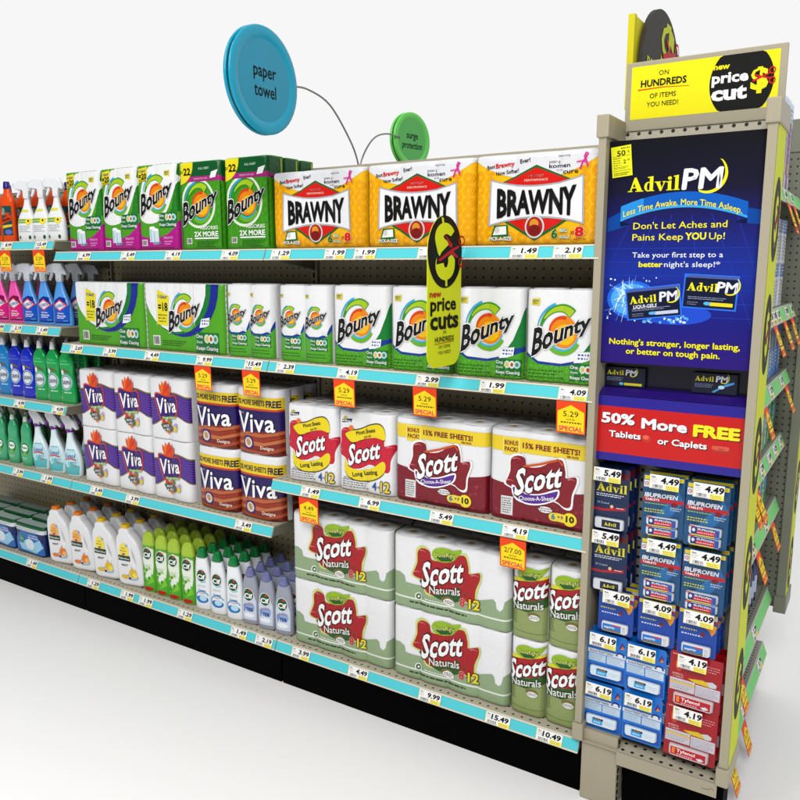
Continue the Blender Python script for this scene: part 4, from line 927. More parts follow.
# ------------------------------------------------------------------ tall rack beside the gondola
rack = empty('display_rack', (1.425, .08, .2), 'tall narrow beige rack with dark blue poster and hanging blister cards', 'display rack', 'tall racks at the gondola end')
OX = Vector((1.425, .08, .2))
def rp(name, mb, par=None, off=OX):
    o = obj(name, mb, par)
    o.location = -off if par is rack else (0, 0, 0)
    return o
mSh = mat('B2AB97', 'metal')
for xa, xb, ca, cb_ in ((1.205, 1.226, 1.199, 1.233), (1.620, 1.643, 1.614, 1.648)):
    mb = MB(); mb.box(xa, xb, 0, .157, .255, 1.97, mSh, .0015); post = rp('post', mb, rack)
    mb = MB(); mb.box(ca, cb_, -.006, .184, 1.966, 2.025, mSh, .004); rp('top_cap', mb, post)
    mb = MB(); mb.box(ca, cb_, -.006, .170, .200, .2535, mSh, .004); rp('bottom_cap', mb, post)
mb = MB(); mb.box(1.2265, 1.6195, .150, .156, .19, 1.999, M_PEGD); rp('back_panel', mb, rack)
mb = MB(); mb.box(1.228, 1.6195, .003, .149, .196, .2003, mSh); mb.box(1.336, 1.6195, .0, .003, .158, .2003, mSh, .001)
mb.face([(1.337, .004, .2008), (1.619, .004, .2008), (1.619, .149, .2008), (1.337, .149, .2008)], pegmat('perforated_tray', BEIGE, (0, 1), .028, .036, .0055, 1.35, .02))
mb.tube([(1.58, -.0004, .176), (1.60, -.0004, .178), (1.607, -.0004, .186), (1.612, -.0004, .178)], .0008, mDk, 5)
rp('tray', mb, rack)
mb = MB(); mb.box(1.226, 1.336, .012, .06, .001, .235, mSh, .004); rp('pilaster', mb, rack)
mb = MB(); z = .02
while z < .23: mb.box(1.3365, 1.3385, .022, .030, z, z+.014, mBlk); z += .024
mb.box(1.3362, 1.340, .03, .06, .002, .19, mDk); rp('slotted_strip', mb, rack)
mb = MB(); mb.box(1.342, 1.63, .06, .15, .002, .155, mBlk, .002); rp('kick_plate', mb, rack)
def ellpts(cx, cy, rx, ry, n=40): return [(cx+rx*math.cos(2*PI*i/n), cy+ry*math.sin(2*PI*i/n)) for i in range(n)]
# header board of the rack
mb = MB(); mb.box(1.228, 1.634, .146, .160, 1.998, 2.181, mSh, .003)
A = Art(); x0, x1, z0, z1 = 1.243, 1.617, 2.029, 2.168
A.rect(x0, z0, x1, z1, 'F0E81E', 1)
cx, cz = 1.528, (z0+z1)/2
A.poly([(cx+.078*math.cos(2*PI*i/48), max(z0, min(z1, cz+.093*math.sin(2*PI*i/48)))) for i in range(48)], '0C0C0A', 2)
A.text('ON', 1.330, 2.146, .013, '15150A', l=4); A.text('HUNDREDS', 1.330, 2.122, .018, '111108', w=.120, bold=.03, l=4); A.stroke([(1.262, 2.106), (1.33, 2.108), (1.398, 2.104)], .0028, 'E0402C', 4, w1=.001)
A.text('OF ITEMS', 1.330, 2.088, .013, '15150A', w=.070, bold=.005, l=4); A.text('YOU NEED!', 1.330, 2.066, .013, '15150A', w=.084, bold=.005, l=4)
A.text('new', 1.478, 2.142, .015, 'F0E81E', w=.038, bold=.035, l=4); A.text('price', 1.500, 2.114, .027, 'F4F4F4', w=.086, bold=.035, l=4); A.text('cut', 1.500, 2.076, .036, 'F4F4F4', w=.082, bold=.045, l=4)
A.text('$', 1.572, 2.103, .054, 'F0E81E', w=.036, bold=.035, l=4)
A.stroke([(1.556, 2.096), (1.598, 2.113)], .005, 'D8242C', 5, w1=.003); A.stroke([(1.560, 2.110), (1.600, 2.098)], .005, 'D8242C', 5, w1=.003); A.ring(1.601, 2.118, .008, .009, .003, 'D8242C', 5); A.ring(1.602, 2.094, .008, .009, .003, 'D8242C', 5)
A.emit(mb, flat(.146), 'paper', eps=.0003)
h = obj('header_sign', mb); tag(h, 'yellow header board on the tall rack reading ON HUNDREDS OF ITEMS YOU NEED!', 'sign')

# poster: letters with serifs for the painkiller name
def advil(A, x, y, s, col, l):
    """x,y = baseline left, s = cap height"""
    q = lambda P: [(x+s*a, y+s*b) for a, b in P]
    A.poly(q([(.42, 1.02), (.56, 1.02), (1.02, .04), (.66, .04), (.42, .62), (.20, .04), (.10, .04)]), col, l); A.rect(x+.22*s, y+.26*s, x+.62*s, y+.34*s, col, l)
    for a, b in ((-.04, .30), (.52, 1.10)): A.rect(x+a*s, y, x+b*s, y+.065*s, col, l)
    A.ring(x+1.46*s, y+.33*s, .30*s, .345*s, .19*s, col, l, a0=60, a1=300, n=24, wy=.07*s); A.rect(x+1.55*s, y+.0, x+1.80*s, y+.98*s, col, l); A.poly(q([(1.38, 1.02), (1.80, 1.06), (1.80, .9), (1.40, .96)]), col, l); A.rect(x+1.6*s, y, x+1.9*s, y+.06*s, col, l)
    A.ring(x+1.46*s, y+.33*s, .30*s, .345*s, .07*s, col, l, a0=-60, a1=60, n=12, wy=.07*s)
    A.poly(q([(1.98, .64), (2.26, .64), (2.42, .22), (2.50, .40), (2.56, .64), (2.66, .64), (2.40, -.02), (2.30, -.02)]), col, l)
    A.rect(x+1.90*s, y+.60*s, x+2.34*s, y+.66*s, col, l); A.rect(x+2.46*s, y+.60*s, x+2.72*s, y+.66*s, col, l)
    A.rect(x+2.86*s, y, x+3.10*s, y+.64*s, col, l); A.poly(q([(2.74, .62), (3.10, .70), (3.10, .58), (2.74, .57)]), col, l); A.rect(x+2.76*s, y, x+3.20*s, y+.06*s, col, l); A.ell(x+2.98*s, y+.86*s, .14*s, .12*s, col, l)
    A.rect(x+3.36*s, y, x+3.60*s, y+1.0*s, col, l); A.poly(q([(3.24, 1.0), (3.60, 1.06), (3.60, .92), (3.24, .94)]), col, l); A.rect(x+3.26*s, y, x+3.70*s, y+.06*s, col, l)
def pm(A, x, y, s, l, col='E8EAF4', mo='F0E82C'):
    A.text('PM', x+.95*s, y+.53*s, 1.05*s, col, w=1.85*s, bold=.03, l=l+1, sh=.08)
    A.ring(x+1.30*s, y+.60*s, .92*s, .80*s, .02*s, mo, l, rot=-.55, a0=-95, a1=70, w1=.02*s) if 0 else None
    V = [];
    for i in range(17):
        t = math.radians(-118+165*i/16); V.append((x+1.25*s+.92*s*math.cos(t), y+.68*s+.95*s*math.sin(t)))
    Wd = []
    for i in range(17):
        t = math.radians(-118+165*(16-i)/16); Wd.append((x+1.18*s+.85*s*math.cos(t)-.0*s, y+.76*s+.90*s*math.sin(t)))
    A.poly(V+Wd, mo, l)
m = bpy.data.materials.new('night_blue_poster'); m.use_nodes = True; nt = m.node_tree; b = nt.nodes['Principled BSDF']; b.inputs['Roughness'].default_value = .5; b.inputs['Specular IOR Level'].default_value = .12
g = nt.nodes.new('ShaderNodeNewGeometry'); sx = nt.nodes.new('ShaderNodeSeparateXYZ'); mr = nt.nodes.new('ShaderNodeMapRange'); rp_ = nt.nodes.new('ShaderNodeValToRGB')
nt.links.new(g.outputs['Position'], sx.inputs[0]); nt.links.new(sx.outputs[2], mr.inputs[0]); mr.inputs[1].default_value = 1.36; mr.inputs[2].default_value = 1.96; nt.links.new(mr.outputs[0], rp_.inputs[0]); nt.links.new(rp_.outputs[0], b.inputs['Base Color'])
E_ = rp_.color_ramp.elements; E_[0].position = 0; E_[0].color = lin('2A1670'); E_[1].position = 1; E_[1].color = lin('0A0A12')
for p_, c_ in ((.2, '191A76'), (.42, '162C90'), (.62, '181A62'), (.78, '11102A')): e = E_.new(p_); e.color = lin(c_)
mPoster = m
mb = MB(); PY = .030; mb.box(1.2268, 1.6192, PY, PY+.004, 1.361, 1.958, mPoster)
A = Art()
for i in range(8): A.rect(1.229, 1.745-.036*i, 1.617, 1.7462-.036*i, '2C50C0' if i > 1 else '24389A', 1)
for a, c in ((-.06, -.16), (-.02, -.06), (.03, .07), (.08, .19), (.14, .30), (-.12, -.27)):
    A.stroke([(1.42+a, 1.76), (max(1.229, min(1.617, 1.42+a+(c-a)*.6)), 1.60), (max(1.229, min(1.617, 1.42+c)), 1.48)], .0015, '2848B4', 1)
adx = 1.283; advil(A, adx, 1.823, .036, 'F0E82C', 5); pm(A, 1.424, 1.824, .050, 5)
ribN = 20
rb = lambda x, o: (x, 1.800+o-.032*((x-1.425)/.16)**2)
A.poly([rb(1.265+.32*i/ribN, .018) for i in range(ribN+1)]+[rb(1.585-.32*i/ribN, -.022) for i in range(ribN+1)], '1C6EC4', 3)
A.poly([rb(1.265+.32*i/ribN, -.016) for i in range(ribN+1)]+[rb(1.585-.32*i/ribN, -.022) for i in range(ribN+1)], '4AB0EC', 4)
A.poly([rb(1.265+.06*i/6, .018) for i in range(7)]+[rb(1.325-.06*i/6, -.016) for i in range(7)], '3A9CE0', 4)
for sgn, xx in ((-1, 1.265), (1, 1.585)):
    A.poly([(xx, 1.742), (xx-sgn*.025, 1.736), (xx+sgn*.035 if sgn < 0 else min(1.617, xx+.031), 1.718 if sgn < 0 else 1.73), (xx+sgn*.034 if sgn < 0 else 1.617, 1.755 if sgn < 0 else 1.765), (xx, 1.772)], '1458A8', 2)
    A.poly([(xx, 1.747), (xx-sgn*.028, 1.737), (xx, 1.733)], '0A2050', 5)
A.text('Less Time Awake. More Time Asleep.', 1.422, 1.792, .0165, 'F0E82C', w=.300, bold=.012, l=6, warp=lambda X, Y: (X, Y-.030*(X/.16)**2), out=.012, oc='12407A')
A.text("Don't Let Aches and", 1.420, 1.734, .018, 'F0E82C', w=.238, bold=.006, l=5); A.text('Pains Keep', 1.366, 1.704, .018, 'F0E82C', w=.132, bold=.006, l=5); A.text('YOU', 1.464, 1.7045, .018, 'F0E82C', w=.050, bold=.035, l=5); A.text('Up!', 1.516, 1.704, .018, 'F0E82C', w=.038, bold=.006, l=5)
A.text('Take your first step to a', 1.418, 1.657, .0145, 'E8ECF8', w=.232, bold=.006, l=5); A.text('better', 1.352, 1.632, .0145, 'F0E82C', w=.062, bold=.03, l=5); A.text("night's sleep!*", 1.458, 1.632, .0145, 'E8ECF8', w=.140, bold=.006, l=5)
R = random.Random(5)
A.ell(1.31, 1.535, .072, .052, '2C78E0', 2, rot=-.1); A.ell(1.31, 1.535, .062, .044, '58B0F4', 3, rot=-.1); A.ell(1.42, 1.50, .095, .028, '2C5CD0', 2)
for k in range(46):
    t = R.uniform(1.3, 4.4); L = R.uniform(.03, .078); bx, by = 1.285+R.uniform(-.01, .045), 1.535+R.uniform(-.02, .02); ex_, ey = bx+L*math.cos(t)*.9, by+L*math.sin(t)*.8
    ex_ = max(1.231, ex_); A.stroke([(bx, by), ((bx+ex_)/2+R.uniform(-.006, .006), (by+ey)/2+R.uniform(-.004, .006)), (ex_, ey)], R.uniform(.002, .006), R.choice(['9CCCF0', 'DCEEFA', '6AA8DC', 'C4E2F6']), 4, w1=.0006)
for k in range(40): A.ell(1.24+.16*R.random(), 1.475+.14*R.random(), .0012+.0016*R.random(), .0015+.0016*R.random(), R.choice(['DCEEFA', '8CC4F0']), 4, n=8)
for k in range(26): A.ell(1.34+.12*R.random(), 1.475+.022*R.random(), .002+.004*R.random(), .002+.003*R.random(), R.choice(['BCE0F8', '6AB4EC', 'E8F6FF']), 4, n=9)
def carton_art(A, cx, cy, w, h, rot, pill_=True, lg=False, l=6):
    c, s_ = math.cos(rot), math.sin(rot); T_ = lambda x, y: (cx+x*c-y*s_, cy+x*s_+y*c)
    A.poly([T_(-w/2-.004, -h/2-.004), T_(w/2+.004, -h/2-.004), T_(w/2+.004, h/2+.010), T_(-w/2-.004, h/2+.010)], '3A80E8', l-1)
    A.poly([T_(-w/2, -h/2), T_(w/2, -h/2), T_(w/2, h/2), T_(-w/2, h/2)], '142044', l); A.poly([T_(-w/2, h/2), T_(w/2, h/2), T_(w/2+.002, h/2+.007), T_(-w/2+.008, h/2+.007)], '5A6AA8', l)
    B = Art(); advil(B, -w*.45, h*.06, h*.27, 'F0E82C', l+2); pm(B, w*.13, h*.06, h*.34, l+2)
    if lg: B.text('LIQUI-GELS', -w*.16, -h*.06, h*.13, 'E8ECF4', w=w*.45, bold=.02, l=l+2, sh=.2)
    B.tiny(-w*.42, -h*.24, w*.35, -h*.12, 2, 'A8B0C8', l+2, fill=.3); B.rect(w*.02, -h*.42, w*.46, -h*.30, 'E8DC2C' if not lg else 'C8D0E4', l+2)
    B.ell(-w*.03, -h*.35, w*.07, h*.06, '6AB8EC', l+3)
    B.tiny(-w*.42, -h*.44, -w*.2, -h*.3, 2, 'A8B0C8', l+2, fill=.3)
    for V, F, col, ll in B.it: A.it.append(([T_(*p) for p in V], F, col, ll))
carton_art(A, 1.508, 1.557, .128, .076, -.05, l=6); carton_art(A, 1.365, 1.527, .138, .072, .12, lg=True, l=12)
A.text("Nothing's stronger, longer lasting,", 1.420, 1.421, .0165, 'F0E82C', w=.340, bold=.022, l=5, out=.03, oc='101040'); A.text('or better on tough pain.', 1.420, 1.396, .0165, 'F0E82C', w=.245, bold=.022, l=5, out=.03, oc='101040')
A.emit(mb, flat(PY), 'gloss', eps=.00015)
post = empty('poster_display', (1.42, .03, 1.1), 'dark blue night-time painkiller poster with recessed ledge and red 50% More FREE panel', 'poster')
def pp(name, mb):
    o = obj(name, mb, post); o.location = (-1.42, -.03, -1.1); return o
pp('poster_panel', mb)
mb = MB(); mv = mat('2E1C6A', 'gloss'); mv2 = mat('3A2480', 'gloss')
mb.box(1.2268, 1.6192, .096, .100, 1.266, 1.361, mat('1A1434', 'gloss')); mb.box(1.2268, 1.6192, .034, .096, 1.357, 1.3608, mat('1A1434', 'gloss'))
mb.prism([(.030, 1.268), (.030, 1.2685), (.060, 1.284), (.096, 1.286), (.096, 1.268)], 0, 1.2268, 1.6192, mv2); pp('ledge', mb)
mb = MB(); mb.box(1.2268, 1.6192, PY, PY+.004, 1.078, 1.266, mat('32249A', 'gloss')); A = Art(); A.rect(1.2268, 1.101, 1.6192, 1.236, 'CC1412', 1)
def sh_text(t, x, y, h_, w_, col, b_=.03): A.text(t, x+.0025, y-.0025, h_, '4A0A10', w=w_, bold=b_, l=3); A.text(t, x, y, h_, col, w=w_, bold=b_, l=5)
sh_text('50%', 1.285, 1.203, .029, .090, 'F4F4F8', .04); sh_text('More', 1.412, 1.197, .029, .118, 'F4F4F8', .04); sh_text('FREE', 1.548, 1.192, .031, .112, 'F2E62C', .055)
sh_text('Tablets', 1.306, 1.158, .018, .088, 'F4F4F8', .025); sh_text('or Caplets', 1.462, 1.152, .018, .128, 'F4F4F8', .025)
A.ell(1.367, 1.154, .013, .011, 'C8402C', 5); A.ell(1.365, 1.157, .009, .006, 'E8705A', 6); pill(A, 1.563, 1.147, .052, .021, 'B8382C', 5); pill(A, 1.561, 1.150, .044, .012, 'DC6450', 6); A.text('Advil', 1.563, 1.148, .005, '5A1410', l=7)
A.emit(mb, flat(PY), 'gloss', eps=.0002); pp('banner_panel', mb)
for i, (cx_, s_) in enumerate(((1.283, 'left end'), (1.526, 'right end'))):
    mb = MB(); mb.box(-.058, .058, 0, .014, 0, .056, mat('141E3C', 'gloss'), .001); A = Art()
    advil(A, -.050, .034, .013, 'E0D83A', 2); pm(A, .004, .034, .0155, 2)
    A.tiny(-.05, .016, .0, .028, 3, '9AA4C0', 2, fill=.3)
    if i == 0: A.ell(-.008, .009, .006, .004, '6AC0F0', 3); A.rect(.0, .005, .050, .012, 'D8CC3A', 2)
    else: A.poly([(.0, .004), (.02, .018), (.05, .03), (.05, .036), (.03, .03), (-.006, .006)], '5AA8E0', 2); A.ell(.018, .02, .008, .005, 'C8E8FA', 3)
    A.emit(mb, flat(0), 'gloss', eps=.0002)
    o = obj('medicine_carton', mb); o.location = (cx_, .078, 1.2862)
    tag(o, 'small dark blue medicine carton at the %s of the poster ledge' % s_, 'carton', 'cartons on the poster ledge')
# yellow sticker in the poster corner
A = Art(); w_, h_ = .054, .080
mb = MB(); mb.box(-w_/2, w_/2, 0, .0006, -h_/2, h_/2, mat('E6E62A', 'paper'))
A.text('50', .0, .022, .014, '22220E', w=.022, bold=.02, l=2); A.text('%', .019, .024, .007, '22220E', l=2); A.text('2', .008, -.001, .010, '22220E', bold=.02, l=2); A.text('99', .018, .002, .005, '22220E', l=2); A.tiny(.0, .031, .024, .037, 1, '444420', 2); A.tiny(-.022, -.012, .0, .012, 4, '55552A', 2, fill=.35); A.tiny(-.022, -.020, .02, -.013, 2, '55552A', 2, fill=.35); A.tiny(-.022, -.037, .022, -.028, 2, '44441C', 2, fill=.5)
A.stroke([(-.024, -.024), (.024, -.024)], .0008, '44441C', 2); A.stroke([(-.024, .014), (.024, .014)], .0006, '44441C', 2)
A.emit(mb, flat(0), 'paper', eps=.0002)
o = obj('yellow_sticker', mb); o.location = (1.262, .0262, 1.904); o.rotation_euler = (0, -.10, 0)
tag(o, 'tilted yellow price sticker on the top left corner of the blue poster', 'sticker')

# blister cards on hooks
def rrect(w, h, r, n=5):
    P = []
    for cx, cy, t0 in ((w/2-r, h/2-r, 0), (-w/2+r, h/2-r, 90), (-w/2+r, -h/2+r, 180), (w/2-r, -h/2+r, 270)):
        for i in range(n+1): t = math.radians(t0+90*i/n); P.append((cx+r*math.cos(t), cy+r*math.sin(t)))
    return P
def blister_bubble(x0, x1, z0, z1, d, m, art=None):
    mb = MB(); cx, cz = (x0+x1)/2, (z0+z1)/2
    rg = []
    for s_, y in ((1, 0), (.97, -d*.6), (.90, -d), ):
        rg.append([(cx+px*s_, y, cz+pz*(1 if s_ == 1 else s_-.02)) for px, pz in rrect(x1-x0, z1-z0, .006, 3)])
    mb.loft(rg, m, cap=True)
    if art: art.emit(mb, flat(-d), 'gloss', eps=.0003)
    return mb
def card(w, h, base, art, bub, fin='gloss', r=.008):
    mb = MB(); mb.prism(rrect(w, h, r), 1, 0, .0012, mat(base, 'wrap')); art.emit(mb, flat(0), 'wrap', eps=.0002)
    e = bpy.data.objects.new('blister_card', None); COL.objects.link(e); obj('backing_card', mb, e)
    for x0, x1, z0, z1, d, c, a in bub: obj('blister', blister_bubble(x0, x1, z0, z1, d, mat(c, 'gloss'), a), e)
    return e
def c_navy():
    w, h = .106, .186; A = Art(); A.rect(-w/2, h/2-.03, w/2, h/2-.012, '6A1424', 1); advil(A, -.042, .022, .024, 'E8E02C', 3)
    for k in range(9): A.rect(-.05+.011*k, -.05, -.0495+.011*k, .01, '20487A', 1); A.rect(-.05, -.05+.007*k, .05, -.0495+.007*k, '20487A', 1)
    A.tiny(-.043, .006, .04, .017, 2, 'E8ECF4', 3, fill=.4); A.text('20 Coated', -.022, -.012, .006, 'C8D0E0', l=3, w=.035)
    A.poly([(-.05, -.028), (-.02, -.030), (.045, -.018), (.045, -.028), (-.02, -.037), (-.05, -.036)], 'B81C2C', 3); A.ell(.004, -.021, .005, .005, 'F0C8A0', 4); A.tiny(.018, -.026, .04, -.021, 1, 'F4F4F4', 4)
    B = Art(); B.rect(-.020, -.082, .034, -.060, '142048', 1); advil(B, -.012, -.076, .0095, 'E8E02C', 2)
    return card(w, h, '16305E', A, [(-.044, .044, -.088, -.055, .012, 'D4D8DE', B)])
def c_ibu():
    w, h = .114, .182; A = Art(); A.rect(-w/2+.004, h/2-.017, w/2-.004, h/2-.006, 'EAD83A', 2); A.text('save', .044, h/2-.011, .004, 'C8342C', l=3); A.rect(-.054, .052, -.040, .072, 'E8EAF0', 2); A.ring(-.047, .062, .005, .005, .002, 'D03038', 3)
    A.text('IBUPROFEN', -.006, .030, .0125, 'F2F4F8', w=.088, bold=.03, l=4, sh=.15); A.rect(-w/2+.002, .011, w/2-.002, .022, 'C8202C', 2); A.text('TABLETS', -.030, .0175, .006, 'FFFFFF', w=.038, bold=.02, l=4); A.ell(.030, .008, .009, .006, '8A1418', 4)
    A.tiny(-.05, .003, .015, .008, 1, 'A8D060', 3); A.tiny(-.05, -.022, .005, -.008, 2, 'D8D83A', 3, fill=.45); A.tiny(.02, -.010, .052, .002, 2, 'DCE4F0', 3, fill=.4); A.poly([(-.02, -.03), (.04, .05), (.055, .02), (.02, -.03)], '2A7CB4', 1)
    A.poly([(-w/2+.003, -.085), (w/2-.003, -.085), (w/2-.003, -.034), (-w/2+.003, -.034)], '1E6494', 1)
    def b_(z):
        B = Art(); B.rect(-.035, z-.010, .038, z+.011, '1C3C8C', 1); B.rect(-.020, z-.008, .028, z+.002, 'D02838', 2); B.text('IBUPROFEN', .004, z+.0055, .0055, 'E8ECF4', w=.044, bold=.02, l=3, rot=-.03); B.rect(-.035, z-.013, .026, z-.0095, 'D8C85A', 2); B.rect(.028, z-.013, .039, z+.012, '7A9CD0', 3); B.rect(.0285, z-.010, .0385, z+.009, '3A5CA8', 4); B.ell(-.028, z+.002, .004, .005, 'DCE4F4', 3); B.tiny(-.018, z-.006, .026, z-.001, 1, 'F4D0D4', 4)
        B.rect(-.040, z+.0105, -.025, z+.0135, 'D84A3A', 3); return B
    return card(w, h, '175E8C', A, [(-.044, .044, -.056, -.030, .012, 'D8DCE0', b_(-.043)), (-.044, .044, -.084, -.058, .012, 'D8DCE0', b_(-.071))])
def c_409():
    w, h = .104, .136; A = Art(); A.rect(-w/2+.002, h/2-.014, w/2-.002, h/2-.003, 'E0CC4A', 2); A.rect(.030, h/2-.03, w/2-.002, h/2-.014, 'D0D4DC', 2); A.rect(.030, h/2-.030, w/2-.002, h/2-.022, 'B03A3A', 3)
    A.poly([(.018, .022), (.03, .014), (.038, .0), (.046, .012), (.05, .03), (.04, .034), (.03, .03)], 'EBA62C', 3); A.tiny(-.045, .004, .0, .012, 1, 'D8D83A', 3); A.tiny(-.042, -.010, .015, -.003, 1, 'DCE4F4', 3); A.ell(.014, -.001, .006, .006, '8A2418', 3)
    for k in range(12): A.rect(-.05, -.045+.006*k, .05, -.0447+.006*k, '2468C8', 1)
    B = Art(); B.rect(-.034, -.056, .020, -.036, '2A84D0', 1); B.rect(-.034, -.058, .020, -.053, '8A7A3A', 2); B.rect(-.004, -.040, .020, -.036, 'D03038', 2); B.text('aspirin', -.014, -.045, .007, 'F0F4FA', w=.03, bold=.02, l=3); B.tiny(.024, -.057, .034, -.036, 4, '9AA0B0', 2)
    return card(w, h, '1756B4', A, [(-.040, .040, -.061, -.032, .012, 'E0E4E8', B)])
def c_619():
    w, h = .117, .154; A = Art(); A.poly([(-w/2+.002, .020), (w/2-.002, .020), (w/2-.002, .008), (-w/2+.002, .008)], 'E4ECF4', 2); A.text('Antacid Relief Tablets', -.016, .0145, .0075, '1C2C70', w=.070, bold=.01, l=3); A.poly([(.026, .014), (.033, .026), (.042, .028), (.050, .024), (.055, .014)], '1C3C94', 3); A.ell(.040, .017, .008, .005, 'F0F4FA', 4)
    A.rect(-.054, -.018, -.002, .006, 'C8DCEC', 2); A.rect(.001, -.018, .054, .006, 'D4E2EE', 2); A.tiny(-.052, -.016, -.004, .004, 4, '6A94C0', 3, fill=.25); A.tiny(.003, -.016, .052, .004, 4, '7AA0C8', 3, fill=.25); A.poly([(.036, .04), (.045, .062), (.05, .05), (.054, .056), (.048, .038)], '5A3A8C', 3); A.poly([(.040, .038), (.046, .05), (.052, .04)], 'E8902C', 4)
    A.poly([(-.055, -.028), (.055, -.024), (.056, -.07), (-.05, -.072)], '1566C4', 1)
    B = Art(); B.rect(-.026, -.054, .006, -.034, '3CAEE4', 1); B.rect(-.022, -.040, .008, -.034, '3A2A20', 2); B.text('BRAND', -.008, -.037, .004, 'E8A83A', w=.02, l=3); B.tiny(-.02, -.05, .0, -.044, 1, 'F4F8FA', 2); B.tiny(.012, -.05, .04, -.038, 2, 'B8C8D8', 1, fill=.3)
    return card(w, h, '1E86DC', A, [(-.048, .048, -.060, -.030, .012, 'D8E4EE', B)])
def c_red():
    w, h = .142, .164; A = Art(); A.tiny(.020, .040, .064, .062, 3, 'F0B4B4', 2, fill=.35); A.tiny(-.064, .070, -.03, .076, 1, 'F4D0D0', 2); A.ell(-.046, .042, .010, .020, 'E85A3A', 1); A.text('AMERICA', -.048, .014, .006, 'F4D8D8', l=3, w=.03); A.text("'S TABLET", -.046, .006, .005, 'F4D8D8', l=3, w=.03)
    A.poly([(-.02, .008), (.02, .014), (.05, .006), (.05, -.002), (.0, .0)], 'E8CC2C', 3); A.poly([(.030, .012), (.046, .016), (.058, .010), (.056, .0), (.04, -.002)], 'D8DCE0', 4)
    A.rect(-.068, -.036, .0, .0, 'D8D4DC', 2); A.rect(-.068, -.014, .0, -.009, 'E8C84A', 3); A.rect(.002, -.038, .068, -.004, 'DCD8E0', 2); A.tiny(-.066, -.032, -.004, -.004, 5, '7A7A90', 3, fill=.25); A.tiny(.004, -.035, .066, -.008, 6, '7A7A90', 3, fill=.25)
    B = Art(); B.rect(-.048, -.068, .048, -.044, 'C01C30', 1); B.text('Tylenol', -.006, -.052, .010, 'F8F0F0', w=.050, bold=.02, l=3); B.rect(-.044, -.064, -.036, -.046, 'E8902C', 2); B.poly([(.022, -.06), (.036, -.056), (.044, -.062), (.03, -.067)], 'D8DCE4', 3); B.tiny(-.03, -.067, .015, -.060, 1, 'F0B8C0', 3)
    return card(w, h, 'B8182C', A, [(-.056, .056, -.073, -.040, .014, 'D8C8CC', B)])
CARDS = [(c_navy, '5.49', 'navy blister card with yellow name', 'navy blister cards', [(1.275, .963, 'upper one, left column'), (1.278, .775, 'lower one, left column')]),
         (c_ibu, '4.49', 'teal blister card reading IBUPROFEN', 'ibuprofen blister cards', [(1.422, .966, 'top middle'), (1.538, .960, 'top right'), (1.424, .780, 'lower middle'), (1.541, .770, 'lower right')]),
         (c_409, '4.09', 'bright blue blister card with orange star', 'bright blue blister cards', [(1.306, .624, 'left of its row'), (1.423, .620, 'middle of its row'), (1.535, .618, 'right of its row')]),
         (c_619, '6.19', 'sky blue blister card with white text panel', 'sky blue blister cards', [(1.285, .473, 'upper left'), (1.399, .466, 'upper right'), (1.279, .312, 'lower left'), (1.397, .312, 'lower right')]),
         (c_red, '4.19', 'red blister card with white text panel', 'red blister cards', [(1.538, .469, 'upper one'), (1.535, .309, 'lower one')])]
for fn, price, desc, grp, pos in CARDS:
    pr_ = fn(); first = True
    for x, z, wh in pos:
        hgt = {'5.49': .186, '4.49': .182, '4.09': .136, '6.19': .154, '4.19': .164}[price]
        for d in range(3):
            o = pr_ if first else copy_tree(pr_); first = False
            o.location = (x+(.0, .004, .008)[d], .030+.034*d, z+(.0, .004, .006)[d]); o.rotation_euler = (0, random.uniform(-.012, .012), random.uniform(-.03, .03))
            tag(o, '%s, %s%s' % (desc, wh, ('', ', second on hook', ', last on hook')[d]), 'blister card', grp)
        mb = MB(); zt_ = z+hgt/2-.010; mb.tube([(x, .149, zt_), (x, .02, zt_-.001), (x, .012, zt_), (x, .010, zt_+.006)], .0013, mat('C8CCD0', 'chrome'), 6); mb.box(x-.014, x+.014, .147, .1495, zt_-.006, zt_+.006, mat('C8CCD0', 'chrome'))
        o = obj('peg_hook', mb); tag(o, 'wire hook of the %s, %s' % (desc, wh), 'hook', 'hooks of the tall rack')
        tw = .079 if price != '4.19' else .078
        mb = tag_mesh(price, tw, .040); o = obj('price_tag', mb); o.location = (x-(.008 if price in ('5.49', '6.19', '4.19') else -.004), .0095, z+hgt/2-.037); o.rotation_euler = (0, .02, 0)
        tag(o, '%s price tag on the %s, %s' % (price, desc.split(' with')[0].split(' reading')[0], wh), 'price tag', 'price tags on the tall rack')
# yellow strip with dollar ovals on the side of the racks
def side_sign(x, y0, y1, z0, z1, zs, label, slant=0):
    mb = MB(); mb.prism([(y0, z0), (y1, z0), (y1, z1), (y0, z1)], 0, x, x+.0012, mat('D6DE2E', 'paper')); A = Art()
    for z in zs: dollar(A, (y0+y1)/2, z, (y1-y0)*.45, .105, 1, yel='D6DE2E', k=.60, ky=.70)
    for q in range(len(A.it)):
        V, F, c, l = A.it[q]; A.it[q] = ([(min(y1-.001, max(y0+.001, a)), b_) for a, b_ in V], F, c, l)
    A.emit(mb, flatX(x+.0012), 'paper', eps=.0003); o = obj('side_sign', mb); tag(o, label, 'sign')
side_sign(1.6432, .012, .150, .2545, 1.9655, [1.742, 1.452, 1.130, .802, .475], 'long yellow strip of black dollar ovals on the right side of the near rack')

